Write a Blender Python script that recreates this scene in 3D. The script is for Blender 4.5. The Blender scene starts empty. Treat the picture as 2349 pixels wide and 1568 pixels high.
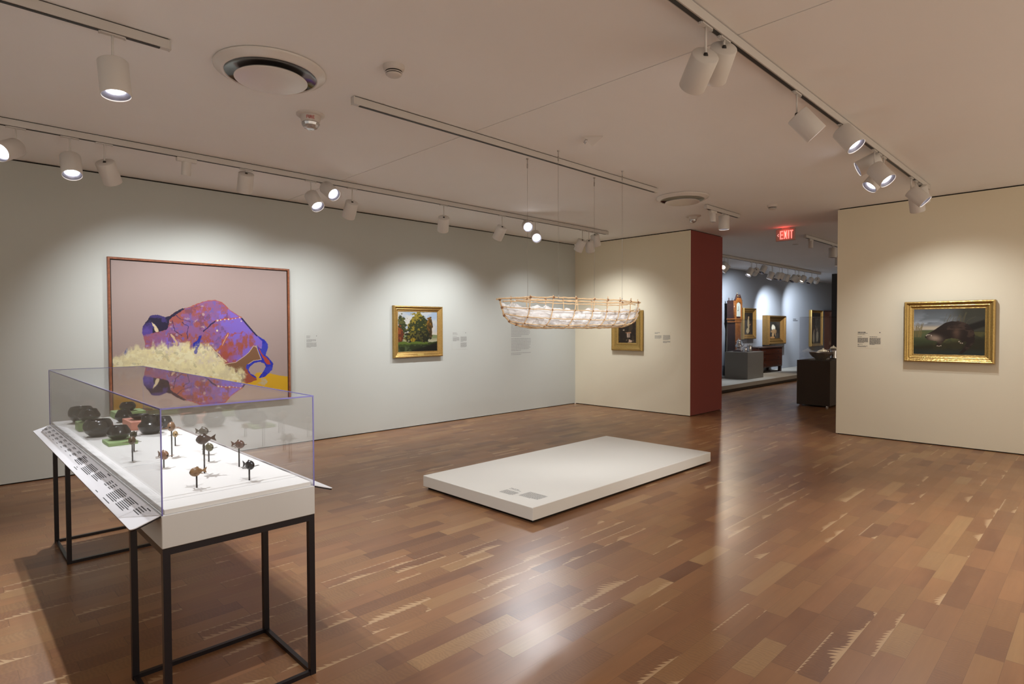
import bpy, math, random
import numpy as np
from mathutils import Vector, Matrix, noise as mnoise

# ------------------------------------------------------------------ camera
SC = bpy.context.scene
COL = SC.collection
F_PX, YAW, PITCH, ROLL = 1350.0, math.radians(45.54), math.radians(1.342), math.radians(-0.179)
EYE = Vector((0, 0, 1.5))
fwd = Vector((math.cos(YAW)*math.cos(PITCH), math.sin(YAW)*math.cos(PITCH), -math.sin(PITCH)))
rgt = Vector((math.sin(YAW), -math.cos(YAW), 0))
upv = rgt.cross(fwd)
cr, sr = math.cos(ROLL), math.sin(ROLL)
R2, U2 = cr*rgt + sr*upv, -sr*rgt + cr*upv
cam_data = bpy.data.cameras.new('camera')
cam_data.sensor_width = 36.0
cam_data.sensor_fit = 'HORIZONTAL'
cam_data.lens = F_PX/2349*36
cam_data.clip_start = 0.05
cam_data.clip_end = 100
cam = bpy.data.objects.new('camera', cam_data)
m = Matrix.Identity(4)
for i in range(3):
    m[i][0], m[i][1], m[i][2], m[i][3] = R2[i], U2[i], -fwd[i], EYE[i]
cam.matrix_world = m
COL.objects.link(cam)
SC.camera = cam

# ------------------------------------------------------------------ world, exposure
W = bpy.data.worlds.new('world')
SC.world = W
W.use_nodes = True
W.node_tree.nodes['Background'].inputs[0].default_value = (1.0, 0.86, 0.70, 1)
W.node_tree.nodes['Background'].inputs[1].default_value = 0.65
SC.view_settings.view_transform = 'Standard'
SC.view_settings.look = 'None'
SC.view_settings.exposure = 1.02
SC.view_settings.gamma = 1.0
SC.view_settings.use_curve_mapping = False
try:
    SC.cycles.transparent_max_bounces = 32
    SC.cycles.max_bounces = 9
    SC.cycles.diffuse_bounces = 5
    SC.cycles.glossy_bounces = 5
    SC.cycles.sample_clamp_indirect = 4.0
    SC.cycles.caustics_reflective = False
    SC.cycles.caustics_refractive = False
except Exception:
    pass
NEUTRAL = (0.95, 0.975, 1.0)
COOL = (0.84, 0.92, 1.0)
WARM = (1.0, 0.86, 0.68)

# ------------------------------------------------------------------ helpers: objects
def srgb(r, g, b):
    f = lambda c: (c/255/12.92) if c/255 <= 0.04045 else ((c/255+0.055)/1.055)**2.4
    return (f(r), f(g), f(b))

def tag(o, label=None, cat=None, group=None, kind=None):
    if label: o['label'] = label
    if cat: o['category'] = cat
    if group: o['group'] = group
    if kind: o['kind'] = kind
    return o

def thing(name, label, cat, loc=(0, 0, 0), rz=0.0, group=None):
    o = bpy.data.objects.new(name, None)
    o.empty_display_size = 0.05
    COL.objects.link(o)
    o.location = loc
    o.rotation_euler = (0, 0, rz)
    return tag(o, label, cat, group)

class MB:
    """collects shapes into one mesh"""
    def __init__(s):
        s.v, s.f, s.mi, s.sm = [], [], [], []
    def add(s, verts, faces, mi=0, smooth=False):
        b = len(s.v)
        s.v += [tuple(p) for p in verts]
        for f in faces:
            s.f.append(tuple(b+i for i in f)); s.mi.append(mi); s.sm.append(smooth)
        return s
    def box(s, x0, x1, y0, y1, z0, z1, mi=0, M=None):
        vs = [(x, y, z) for z in (z0, z1) for y in (y0, y1) for x in (x0, x1)]
        if M is not None: vs = [M @ Vector(p) for p in vs]
        return s.add(vs, [(0, 2, 3, 1), (4, 5, 7, 6), (0, 1, 5, 4), (2, 6, 7, 3), (0, 4, 6, 2), (1, 3, 7, 5)], mi)
    def bbox(s, x0, x1, y0, y1, z0, z1, b=0.004, mi=0, M=None):
        """box with chamfered edges"""
        cx, cy, cz = (x0+x1)/2, (y0+y1)/2, (z0+z1)/2
        hx, hy, hz = (x1-x0)/2, (y1-y0)/2, (z1-z0)/2
        vs, idx = [], {}
        for sx in (-1, 1):
            for sy in (-1, 1):
                for sz in (-1, 1):
                    for a in range(3):
                        p = [sx*(hx-b), sy*(hy-b), sz*(hz-b)]
                        p[a] += (sx, sy, sz)[a]*b
                        idx[(sx, sy, sz, a)] = len(vs)
                        q = Vector((cx+p[0], cy+p[1], cz+p[2]))
                        vs.append(M @ q if M is not None else q)
        fs = []
        def fix(f, n):
            a, bb, c = [Vector(vs[i]) for i in f[:3]]
            return f if (bb-a).cross(c-a).dot((M.to_3x3() @ Vector(n)) if M is not None else Vector(n)) > 0 else f[::-1]
        for a in range(3):
            o1, o2 = (a+1) % 3, (a+2) % 3
            for sg in (-1, 1):
                f = []
                for s1, s2 in ((-1, -1), (1, -1), (1, 1), (-1, 1)):
                    k = [0, 0, 0]; k[a] = sg; k[o1] = s1; k[o2] = s2
                    f.append(idx[(*k, a)])
                n = [0, 0, 0]; n[a] = sg
                fs.append(fix(tuple(f), n))
            for s1 in (-1, 1):
                for s2 in (-1, 1):
                    f = []
                    for sg, ax in ((-1, o1), (1, o1), (1, o2), (-1, o2)):
                        k = [0, 0, 0]; k[a] = sg; k[o1] = s1; k[o2] = s2
                        f.append(idx[(*k, ax)])
                    n = [0, 0, 0]; n[o1] = s1; n[o2] = s2
                    fs.append(fix(tuple(f), n))
        for sx in (-1, 1):
            for sy in (-1, 1):
                for sz in (-1, 1):
                    fs.append(fix(tuple(idx[(sx, sy, sz, a)] for a in range(3)), (sx, sy, sz)))
        return s.add(vs, fs, mi)
    def lathe(s, prof, n=32, c=(0, 0, 0), mi=0, smooth=True, M=None, ripple=None):
        """revolve [(r, z), ...] about z; r 0 closes"""
        vs, fs = [], []
        for j, (r, z) in enumerate(prof):
            for i in range(n):
                a = 2*math.pi*i/n
                rr = r if ripple is None else r*ripple(a, j)
                p = Vector((c[0]+rr*math.cos(a), c[1]+rr*math.sin(a), c[2]+z))
                vs.append(M @ p if M is not None else p)
        for j in range(len(prof)-1):
            for i in range(n):
                k = (i+1) % n
                fs.append((j*n+i, j*n+k, (j+1)*n+k, (j+1)*n+i))
        return s.add(vs, fs, mi, smooth)
    def tube(s, path, r, n=8, mi=0, smooth=True, cap=True):
        path = [Vector(p) for p in path]
        rs = r if isinstance(r, (list, tuple)) else [r]*len(path)
        vs, fs = [], []
        t0 = (path[1]-path[0]).normalized()
        ref = Vector((0, 0, 1)) if abs(t0.z) < 0.9 else Vector((1, 0, 0))
        nx = t0.cross(ref).normalized()
        for j, p in enumerate(path):
            t = (path[min(j+1, len(path)-1)]-path[max(j-1, 0)]).normalized()
            nx = (nx - t*nx.dot(t)).normalized()
            ny = t.cross(nx)
            for i in range(n):
                a = 2*math.pi*i/n
                vs.append(p + rs[j]*(math.cos(a)*nx + math.sin(a)*ny))
        for j in range(len(path)-1):
            for i in range(n):
                k = (i+1) % n
                fs.append((j*n+i, j*n+k, (j+1)*n+k, (j+1)*n+i))
        s.add(vs, fs, mi, smooth)
        if cap:
            b = len(s.v)-len(vs)
            s.f.append(tuple(b+i for i in range(n))[::-1]); s.mi.append(mi); s.sm.append(False)
            s.f.append(tuple(b+(len(path)-1)*n+i for i in range(n))); s.mi.append(mi); s.sm.append(False)
        return s
    def prism(s, poly, z0, z1, mi=0, M=None):
        """extrude a 2-D polygon [(x, y)] between z0 and z1"""
        n = len(poly)
        vs = [(x, y, z0) for x, y in poly]+[(x, y, z1) for x, y in poly]
        if M is not None: vs = [M @ Vector(p) for p in vs]
        fs = [tuple(range(n))[::-1], tuple(range(n, 2*n))]+[(i, (i+1) % n, n+(i+1) % n, n+i) for i in range(n)]
        return s.add(vs, fs, mi)
    def build(s, name, mats, parent=None, label=None, kind=None, local=False):
        me = bpy.data.meshes.new(name)
        vs = s.v
        if parent is not None and not local:
            o = parent
            off = Vector((0, 0, 0))
            while o is not None:
                off += o.location; o = o.parent
            vs = [(p[0]-off.x, p[1]-off.y, p[2]-off.z) for p in vs]
        me.from_pydata(vs, [], s.f)
        for mt in (mats if isinstance(mats, (list, tuple)) else [mats]): me.materials.append(mt)
        me.polygons.foreach_set('material_index', s.mi)
        me.polygons.foreach_set('use_smooth', s.sm)
        me.update()
        o = bpy.data.objects.new(name, me)
        COL.objects.link(o)
        if parent is not None: o.parent = parent
        if label: o['label'] = label
        if kind: o['kind'] = kind
        return o

def copy_tree(o, parent=None):
    c = o.copy()
    COL.objects.link(c)
    if parent is not None: c.parent = parent
    for ch in list(o.children): copy_tree(ch, c)
    return c

# ------------------------------------------------------------------ helpers: materials
class NT:
    def __init__(s, name):
        s.m = bpy.data.materials.new(name); s.m.use_nodes = True
        s.t = s.m.node_tree; s.n = s.t.nodes
        s.b = s.n['Principled BSDF']; s.out = s.n['Material Output']
    def new(s, typ, **kw):
        x = s.n.new(typ)
        for k, v in kw.items(): setattr(x, k, v)
        return x
    def put(s, sock, v):
        if hasattr(v, 'is_output') or isinstance(v, bpy.types.NodeSocket): s.t.links.new(v, sock)
        else:
            try: sock.default_value = v
            except Exception: sock.default_value = (*v, 1)
    def math(s, op, a, b=None, c=None, clamp=False):
        x = s.new('ShaderNodeMath', operation=op); x.use_clamp = clamp
        s.put(x.inputs[0], a)
        if b is not None: s.put(x.inputs[1], b)
        if c is not None: s.put(x.inputs[2], c)
        return x.outputs[0]
    def mix(s, f, a, b, blend='MIX'):
        x = s.new('ShaderNodeMix', data_type='RGBA', blend_type=blend)
        s.put(x.inputs[0], f); s.put(x.inputs[6], a if not isinstance(a, tuple) else (*a[:3], 1)); s.put(x.inputs[7], b if not isinstance(b, tuple) else (*b[:3], 1))
        return x.outputs[2]
    def noise(s, vec, scale, detail=3, rough=0.5, dim='3D'):
        x = s.new('ShaderNodeTexNoise', noise_dimensions=dim)
        if vec is not None: s.t.links.new(vec, x.inputs['Vector'])
        x.inputs['Scale'].default_value = scale; x.inputs['Detail'].default_value = detail; x.inputs['Roughness'].default_value = rough
        return x.outputs['Fac']
    def coord(s, out='Object', scale=None):
        c = s.new('ShaderNodeTexCoord').outputs[out]
        if scale:
            mp = s.new('ShaderNodeMapping'); s.t.links.new(c, mp.inputs[0]); mp.inputs['Scale'].default_value = scale
            return mp.outputs[0]
        return c
    def xyz(s, vec):
        x = s.new('ShaderNodeSeparateXYZ'); s.t.links.new(vec, x.inputs[0]); return x.outputs
    def comb(s, x, y, z=0.0):
        c = s.new('ShaderNodeCombineXYZ')
        for i, v in enumerate((x, y, z)): s.put(c.inputs[i], v)
        return c.outputs[0]
    def white(s, vec):
        w = s.new('ShaderNodeTexWhiteNoise', noise_dimensions='3D'); s.t.links.new(vec, w.inputs['Vector'])
        return w.outputs
    def ramp(s, f, stops):
        r = s.new('ShaderNodeValToRGB'); s.t.links.new(f, r.inputs[0])
        e = r.color_ramp.elements
        while len(e) < len(stops): e.new(0.5)
        for k, (p, c) in zip(e, stops): k.position = p; k.color = (*c[:3], 1)
        return r.outputs[0]
    def bump(s, h, strength=0.2, dist=0.01):
        b = s.new('ShaderNodeBump'); s.t.links.new(h, b.inputs['Height'])
        b.inputs['Strength'].default_value = strength; b.inputs['Distance'].default_value = dist
        s.t.links.new(b.outputs[0], s.b.inputs['Normal'])
    def set(s, **kw):
        for k, v in kw.items():
            s.put(s.b.inputs[k.replace('_', ' ')], v if not isinstance(v, tuple) else (*v[:3], 1))
        return s

def plain(name, col, rough=0.5, metal=0.0, var=0.05, scale=8, spec=None, bump=0.0, coat=0.0):
    t = NT(name)
    n = t.noise(t.coord(), scale, 4)
    c = t.mix(t.math('MULTIPLY', n, 1.0), tuple(max(0, x*(1-var)) for x in col), tuple(x*(1+var) for x in col))
    t.set(Base_Color=c, Roughness=rough, Metallic=metal)
    if spec is not None: t.b.inputs['Specular IOR Level'].default_value = spec
    if coat: t.b.inputs['Coat Weight'].default_value = coat; t.b.inputs['Coat Roughness'].default_value = 0.05
    if bump: t.bump(t.noise(t.coord(), scale*12, 3), bump, 0.002)
    return t.m

def paint(name, col):
    t = NT(name)
    n = t.noise(t.coord(), 1.2, 3)
    c = t.mix(n, tuple(x*0.97 for x in col), tuple(min(1, x*1.03) for x in col))
    t.set(Base_Color=c, Roughness=0.75)
    t.b.inputs['Specular IOR Level'].default_value = 0.25
    t.bump(t.noise(t.coord(), 260, 2), 0.08, 0.001)
    return t.m

def wood(name, c0, c1, rough=0.35, scale=(1, 1, 14), ns=6, coat=0.0):
    t = NT(name)
    v = t.coord('Object', scale)
    n = t.noise(v, ns, 6, 0.6)
    t.set(Base_Color=t.ramp(n, [(0.25, c0), (0.75, c1)]), Roughness=rough)
    if coat: t.b.inputs['Coat Weight'].default_value = coat
    t.bump(n, 0.1, 0.002)
    return t.m

def emissive(name, col, strength):
    t = NT(name)
    t.set(Base_Color=(0.8, 0.8, 0.8), Emission_Color=col)
    t.b.inputs['Emission Strength'].default_value = strength
    return t.m

def acrylic(name, tint=(0.985, 0.985, 0.99), gain=0.75):
    t = NT(name)
    g = t.new('ShaderNodeNewGeometry')
    d = t.new('ShaderNodeVectorMath', operation='DOT_PRODUCT')
    t.t.links.new(g.outputs['Normal'], d.inputs[0]); t.t.links.new(g.outputs['Incoming'], d.inputs[1])
    c = t.math('ABSOLUTE', d.outputs['Value'])
    k = t.math('POWER', t.math('SUBTRACT', 1.0, c, clamp=True), 5.0)
    f = t.math('MULTIPLY', t.math('ADD', t.math('MULTIPLY', k, 0.96), 0.04), gain)
    tr = t.new('ShaderNodeBsdfTransparent'); tr.inputs[0].default_value = (*tint, 1)
    gl = t.new('ShaderNodeBsdfGlossy'); gl.inputs['Roughness'].default_value = 0.0
    mx = t.new('ShaderNodeMixShader')
    t.t.links.new(f, mx.inputs[0]); t.t.links.new(tr.outputs[0], mx.inputs[1]); t.t.links.new(gl.outputs[0], mx.inputs[2])
    t.t.links.new(mx.outputs[0], t.out.inputs['Surface'])
    return t.m

def gilt(name, c0, c1, orn=60.0, strength=0.5):
    t = NT(name)
    v = t.coord()
    vor = t.new('ShaderNodeTexVoronoi'); t.t.links.new(v, vor.inputs['Vector']); vor.inputs['Scale'].default_value = orn
    n = t.noise(v, 90, 3)
    t.set(Base_Color=t.ramp(n, [(0.15, c0), (0.85, c1)]), Roughness=0.36, Metallic=0.85)
    t.bump(vor.outputs['Distance'], strength*0.6, 0.004)
    return t.m

# ------------------------------------------------------------------ materials
M = {}
M['green_wall'] = paint('green_grey_paint', (0.50, 0.515, 0.485))
M['yellow_wall'] = paint('pale_yellow_paint', (0.78, 0.715, 0.56))
M['red_wall'] = paint('oxblood_paint', (0.24, 0.062, 0.050))
M['blue_wall'] = paint('blue_grey_paint', (0.30, 0.32, 0.36))
M['dark_wall'] = paint('charcoal_paint', (0.035, 0.032, 0.030))
M['ceiling'] = paint('ceiling_white', (0.86, 0.85, 0.845))
M['gap'] = plain('shadow_gap_black', (0.012, 0.010, 0.008), 0.9)
M['white_metal'] = plain('white_powder_coat', (0.66, 0.63, 0.60), 0.45, 0, 0.03)
M['track_metal'] = plain('track_white', (0.58, 0.55, 0.52), 0.4, 0, 0.03)
M['track_slot'] = plain('track_slot_black', (0.02, 0.018, 0.016), 0.5)
M['reflector'] = plain('lamp_reflector', (0.22, 0.22, 0.27), 0.35, 0.7)
M['lens_on'] = emissive('lamp_lens_lit', (1.0, 0.98, 1.0), 9.0)
M['lens_warm'] = emissive('lamp_lens_warm', (1.0, 0.85, 0.6), 4.0)
M['lens_off'] = plain('lamp_lens_unlit', (0.10, 0.10, 0.11), 0.15)
M['black_steel'] = plain('black_steel', (0.012, 0.009, 0.012), 0.35, 0.3, 0.1)
M['case_white'] = paint('case_white_laminate', (0.55, 0.53, 0.505))
M['deck_white'] = plain('deck_white', (0.78, 0.77, 0.74), 0.5, 0, 0.015)
M['panel_white'] = plain('panel_white', (0.72, 0.71, 0.74), 0.35, 0, 0.015)
M['acrylic'] = acrylic('clear_acrylic', gain=0.7)
M['acrylic_top'] = acrylic('clear_acrylic_top', gain=1.0)
te = NT('acrylic_edge_violet')
te.set(Base_Color=(0.20, 0.18, 0.46), Roughness=0.12, Alpha=0.8)
M['acrylic_edge'] = te.m
M['text'] = plain('printed_text', (0.05, 0.05, 0.055), 0.7)
M['text_grey'] = plain('printed_text_grey', (0.22, 0.215, 0.205), 0.7)
M['text_mid'] = plain('printed_text_mid', (0.30, 0.30, 0.30), 0.7)
M['black_ware'] = plain('burnished_blackware', (0.020, 0.018, 0.017), 0.20, 0, 0.2, spec=0.6)
M['green_block'] = plain('sage_block', srgb(150, 178, 118), 0.7, 0, 0.04)
M['pink_block'] = plain('terracotta_block', srgb(222, 150, 128), 0.7, 0, 0.04)
M['platform'] = paint('platform_white', (0.70, 0.68, 0.63))
M['twig'] = wood('peeled_willow', (0.56, 0.36, 0.19), (0.82, 0.62, 0.38), 0.55, (3, 30, 30), 5)
M['lashing'] = plain('waxed_lashing', (0.26, 0.12, 0.05), 0.6)
M['wire'] = plain('steel_wire', (0.35, 0.33, 0.31), 0.35, 0.6)
M['mahogany'] = wood('mahogany', (0.035, 0.010, 0.006), (0.11, 0.032, 0.016), 0.28, (2, 2, 12), 4, 0.3)
M['mahogany_dark'] = wood('mahogany_dark', (0.022, 0.010, 0.009), (0.05, 0.02, 0.016), 0.35, (2, 2, 10), 4)
M['cherry'] = wood('inlaid_cherry', (0.13, 0.034, 0.008), (0.34, 0.125, 0.03), 0.28, (3, 3, 14), 4, 0.3)
M['grey_ped'] = paint('pedestal_grey', (0.22, 0.205, 0.185))
M['brown_ped'] = paint('pedestal_taupe', (0.085, 0.068, 0.055))
M['grey_plinth'] = paint('plinth_grey', (0.42, 0.40, 0.36))
M['silver'] = plain('polished_silver', (0.86, 0.86, 0.86), 0.12, 1.0, 0.03, 20)
M['frame_wood'] = wood('walnut_frame', (0.13, 0.035, 0.012), (0.30, 0.095, 0.035), 0.4, (4, 4, 4), 8)
M['frame_edge'] = plain('frame_shadow_reveal', (0.012, 0.008, 0.006), 0.7)
M['gilt'] = gilt('old_gilt', (0.32, 0.19, 0.055), (0.58, 0.39, 0.14), 70, 0.35)
M['gilt_bright'] = gilt('bright_gilt', (0.34, 0.21, 0.06), (0.60, 0.42, 0.15), 45, 0.8)
M['gilt_dark'] = gilt('dark_gilt', (0.16, 0.085, 0.025), (0.36, 0.21, 0.07), 40, 0.7)
M['brass'] = plain('brass_plate', (0.78, 0.62, 0.22), 0.3, 0.7)
M['vent_white'] = plain('diffuser_white', (0.70, 0.66, 0.62), 0.22, 0, 0.02)
M['vent_dark'] = plain('diffuser_chrome', (0.10, 0.10, 0.10), 0.12, 1.0, 0.05)
M['plastic'] = plain('white_plastic', (0.60, 0.55, 0.51), 0.4, 0, 0.02)
M['clear_lens'] = plain('strobe_lens', (0.55, 0.54, 0.55), 0.08, 0.6, 0.4, 60)
M['red_text'] = plain('red_print', (0.42, 0.03, 0.03), 0.6)
M['exit_red'] = emissive('exit_letters_red', (1.0, 0.13, 0.11), 0.75)
M['exit_arrow'] = emissive('exit_arrow_pink', (1.0, 0.42, 0.40), 0.5)
M['exit_body'] = plain('exit_housing', (0.42, 0.36, 0.32), 0.4)
M['porcelain'] = plain('porcelain_cream', (0.75, 0.69, 0.55), 0.2)
M['bowl_brown'] = plain('painted_bowl', (0.13, 0.085, 0.05), 0.3, 0, 0.9, 14)
M['clock_dial'] = plain('painted_dial', (0.42, 0.44, 0.39), 0.4, 0, 0.05)
M['liner'] = None

# crumpled translucent liner of the boat
t = NT('crumpled_white_film')
n = t.noise(t.coord(), 24, 5, 0.6)
t.set(Base_Color=t.mix(n, (0.84, 0.82, 0.80), (0.95, 0.95, 0.97)), Roughness=0.3)
tl = t.new('ShaderNodeBsdfTranslucent'); tl.inputs[0].default_value = (0.95, 0.95, 0.95, 1)
tp = t.new('ShaderNodeBsdfTransparent'); tp.inputs[0].default_value = (0.95, 0.95, 0.95, 1)
m1 = t.new('ShaderNodeMixShader'); m1.inputs[0].default_value = 0.35
t.t.links.new(t.b.outputs[0], m1.inputs[1]); t.t.links.new(tl.outputs[0], m1.inputs[2])
m2 = t.new('ShaderNodeMixShader')
t.put(m2.inputs[0], t.math('MULTIPLY', t.math('GREATER_THAN', t.noise(t.coord(), 9, 3), 0.56), 0.45))
t.t.links.new(m1.outputs[0], m2.inputs[1]); t.t.links.new(tp.outputs[0], m2.inputs[2])
t.t.links.new(m2.outputs[0], t.out.inputs['Surface'])
t.bump(n, 0.5, 0.01)
M['liner'] = t.m

# end-matched hardwood strip floor: strips 105 mm wide, run along x
t = NT('hardwood_strip_floor')
P = t.xyz(t.coord())
yy = t.math('DIVIDE', P[1], 0.105)
row = t.math('FLOOR', yy)
v = t.math('FRACT', yy)
rr = t.white(t.comb(row, 3.0))[0]
xs = t.math('ADD', t.math('DIVIDE', P[0], 0.46), t.math('MULTIPLY', rr, 17.0))
xs = t.math('ADD', xs, t.math('MULTIPLY', t.math('SINE', t.math('ADD', t.math('MULTIPLY', P[0], 2.3), t.math('MULTIPLY', rr, 40.0))), 0.28))
colm = t.math('FLOOR', xs)
u = t.math('FRACT', xs)
wn = t.white(t.comb(row, colm, 1.0))
wn2 = t.white(t.comb(row, colm, 7.0))
r1, r2 = wn[0], wn2[0]
sep = t.new('ShaderNodeSeparateColor'); t.t.links.new(wn2[1], sep.inputs[0])
r3 = sep.outputs[0]; r4 = sep.outputs[2]
base = t.ramp(r1, [(0.0, (0.165, 0.073, 0.037)), (0.14, (0.235, 0.109, 0.050)), (0.55, (0.275, 0.134, 0.058)), (0.9, (0.300, 0.156, 0.066)), (1.0, (0.38, 0.225, 0.10))])
# long grain, offset per plank
gv = t.comb(t.math('ADD', t.math('MULTIPLY', P[0], 3.0), t.math('MULTIPLY', r1, 50.0)), t.math('MULTIPLY', P[1], 55.0), r3)
g = t.noise(gv, 1.0, 4, 0.6)
base = t.mix(t.math('MULTIPLY', g, 0.75), base, t.mix(0.55, base, (0.11, 0.05, 0.03)))
dr = t.noise(t.comb(t.math('ADD', t.math('MULTIPLY', P[0], 1.6), t.math('MULTIPLY', r2, 30.0)), t.math('MULTIPLY', P[1], 9.0), r1), 1.0, 3)
base = t.mix(t.math('MULTIPLY', t.math('SUBTRACT', dr, 0.35, clamp=True), 1.1), base, t.mix(r4, (0.37, 0.17, 0.074), (0.21, 0.104, 0.050)))
# curly cross ripple on some planks
rip = t.math('SINE', t.math('ADD', t.math('MULTIPLY', P[0], 330.0), t.math('MULTIPLY', t.noise(t.coord(), 14, 2), 22.0)))
ripm = t.math('MULTIPLY', t.math('GREATER_THAN', r4, 0.62), 0.16)
base = t.mix(t.math('MULTIPLY', t.math('ADD', t.math('MULTIPLY', rip, 0.5), 0.5), ripm), base, (0.07, 0.032, 0.02))
# saw-tooth sapwood flecks along one edge of some planks
saw = t.math('FRACT', t.math('ADD', t.math('DIVIDE', P[0], 0.034), t.math('MULTIPLY', v, 1.1)))
amp = t.math('MULTIPLY', t.math('SUBTRACT', t.noise(t.comb(t.math('MULTIPLY', P[0], 4.2), t.math('MULTIPLY', row, 3.7), 0.0), 1.0, 1), 0.42), 2.0)
tooth = t.math('MULTIPLY', t.math('SUBTRACT', 1.0, t.math('MULTIPLY', saw, 0.75)), amp)
fle = t.math('MULTIPLY', t.math('LESS_THAN', v, tooth), t.math('GREATER_THAN', r3, 0.83))
base = t.mix(t.math('MULTIPLY', fle, t.math('ADD', 0.25, t.math('MULTIPLY', r2, 0.6))), base, (0.47, 0.31, 0.17))
thin = t.math('MULTIPLY', t.math('GREATER_THAN', v, t.math('SUBTRACT', 0.985, t.math('MULTIPLY', saw, 0.10))), t.math('GREATER_THAN', r2, 0.93))
base = t.mix(t.math('MULTIPLY', thin, 0.7), base, (0.52, 0.36, 0.21))
# joints
jv = t.math('GREATER_THAN', t.math('ABSOLUTE', t.math('SUBTRACT', v, 0.5)), 0.492)
ju = t.math('GREATER_THAN', t.math('ABSOLUTE', t.math('SUBTRACT', u, 0.5)), 0.496)
jt = t.math('MAXIMUM', jv, ju)
base = t.mix(t.math('MULTIPLY', jt, 0.35), base, (0.05, 0.025, 0.015))
rg = t.math('ADD', 0.29, t.math('MULTIPLY', t.noise(t.coord(), 3, 4), 0.12))
t.set(Base_Color=base, Roughness=rg)
t.b.inputs['Specular IOR Level'].default_value = 0.42
hb = t.math('ADD', t.math('MULTIPLY', g, 0.25), t.math('MULTIPLY', t.math('SUBTRACT', 1.0, jt), 0.3))
hb = t.math('ADD', hb, t.math('MULTIPLY', t.math('MULTIPLY', rip, ripm), 1.0))
t.bump(hb, 0.12, 0.002)
M['floor'] = t.m

# painted canvas: colours computed per vertex in this script
def canvas_mat(name, rough=0.55):
    t = NT(name)
    a = t.new('ShaderNodeAttribute', attribute_name='paint')
    n = t.noise(t.coord(), 90, 3)
    t.set(Base_Color=a.outputs['Color'], Roughness=rough)
    t.b.inputs['Specular IOR Level'].default_value = 0.3
    t.bump(n, 0.15, 0.002)
    return t.m
M['canvas'] = canvas_mat('painted_canvas')

# ------------------------------------------------------------------ setting
XL, XB, XR, YG, H = -3.5, 9.08, 9.045, 7.46, 3.15
TOP = 3.134     # walls stop short of the ceiling: dark reveal
def struct(name, mb, mats):
    return mb.build(name, mats, kind='structure')
struct('floor', MB().box(XL, 27, -2.2, 7.8, -0.12, 0.0), M['floor'])
ce = MB()
JX = 3.268
ce.box(XL, JX-0.004, -6, 7.8, H, H+0.12); ce.box(JX+0.004, 27, -6, 7.8, H, H+0.12)
ce.box(JX-0.004, JX+0.004, -6, 7.8, H+0.02, H+0.12, 1)
struct('ceiling', ce, [M['ceiling'], M['gap']])
w = MB().box(XL, XB, YG, YG+0.3, 0.012, TOP); w.box(XL, XB, YG+0.02, YG+0.28, 0, 0.012, 1); w.box(XL, XB, YG+0.02, YG+0.28, TOP, H, 1)
struct('wall_left', w, [M['green_wall'], M['gap']])
# thick pier between the two galleries: yellow face, oxblood return
w = MB()
w.add([(XB, 4.965, 0.012), (XB, YG, 0.012), (XB, YG, TOP), (XB, 4.965, TOP)], [(0, 3, 2, 1)], 0)
w.add([(XB, 4.965, 0.012), (10.225, 4.965, 0.012), (10.225, 4.965, TOP), (XB, 4.965, TOP)], [(0, 1, 2, 3)], 1)
w.add([(10.225, 4.965, 0.012), (10.225, YG, 0.012), (10.225, YG, TOP), (10.225, 4.965, TOP)], [(0, 1, 2, 3)], 3)
w.add([(XB, 4.965, TOP), (10.225, 4.965, TOP), (10.225, YG, TOP), (XB, YG, TOP)], [(0, 1, 2, 3)], 2)
w.add([(XB, 4.965, 0.012), (10.225, 4.965, 0.012), (10.225, YG, 0.012), (XB, YG, 0.012)], [(3, 2, 1, 0)], 2)
w.box(XB+0.02, 10.2, 4.985, YG, 0, 0.012, 2); w.box(XB+0.02, 10.2, 4.985, YG, TOP, H, 2)
struct('wall_back', w, [M['yellow_wall'], M['red_wall'], M['gap'], M['blue_wall']])
w = MB().box(XR, 10.2, -6, 2.705, 0.012, TOP); w.box(XR+0.02, 10.18, -6, 2.685, 0, 0.012, 1); w.box(XR+0.02, 10.18, -6, 2.685, TOP, H, 1)
struct('wall_right', w, [M['yellow_wall'], M['gap']])
struct('wall_side', MB().box(XL-0.3, XL, -6, YG+0.3, 0, H), M['green_wall'])
struct('wall_far', MB().box(10.225, 27, 7.5, 7.8, 0, H), M['blue_wall'])
struct('wall_end', MB().box(19.9, 20.15, -6, 6.105, 0, H), M['dark_wall'])
struct('wall_corner', MB().box(26.8, 27, -6, 7.8, 0, H), M['blue_wall'])

# ------------------------------------------------------------------ ceiling tracks
def track(name_label, x0, x1, y):
    t = thing('lighting_track', name_label, 'lighting track', (x0, y, H), 0, 'ceiling lighting tracks')
    MB().box(x0, x1, y-0.019, y+0.019, 3.092, 3.143).box(x0+0.01, x1-0.01, y-0.012, y+0.012, 3.143, 3.15, 1).build('channel', [M['track_metal'], M['track_slot']], t)
    MB().box(x0+0.05, x1-0.05, y-0.011, y+0.011, 3.0885, 3.092).build('power_slot', M['track_slot'], t)
    for xx in (x0, x1):
        MB().box(xx-0.004, xx+0.004, y-0.021, y+0.021, 3.090, 3.145).build('end_cap', M['track_metal'], t)
    return t
T1, T2, T3 = 6.06, 3.795, 1.52
track('long white track nearest the green wall, carrying over a dozen spotlights', -3.0, 8.24, T1)
track('short white track end at the upper left corner with one large lamp', -3.0, 0.99, T2)
track('empty white track along the middle of the ceiling above the hanging boat', 2.15, 6.12, T2)
track('white track at the right leading up to the yellow wall with the otter picture', -3.0, 8.27, T3)
track('stub of white track by the oxblood wall with two downward cylinders', 7.40, 8.40, 3.83)
track('short white track beyond the red sign in the far gallery', 11.07, 13.4, 3.84)
track('white track in front of the blue-grey far gallery wall', 11.2, 19.1, 6.18)

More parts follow.
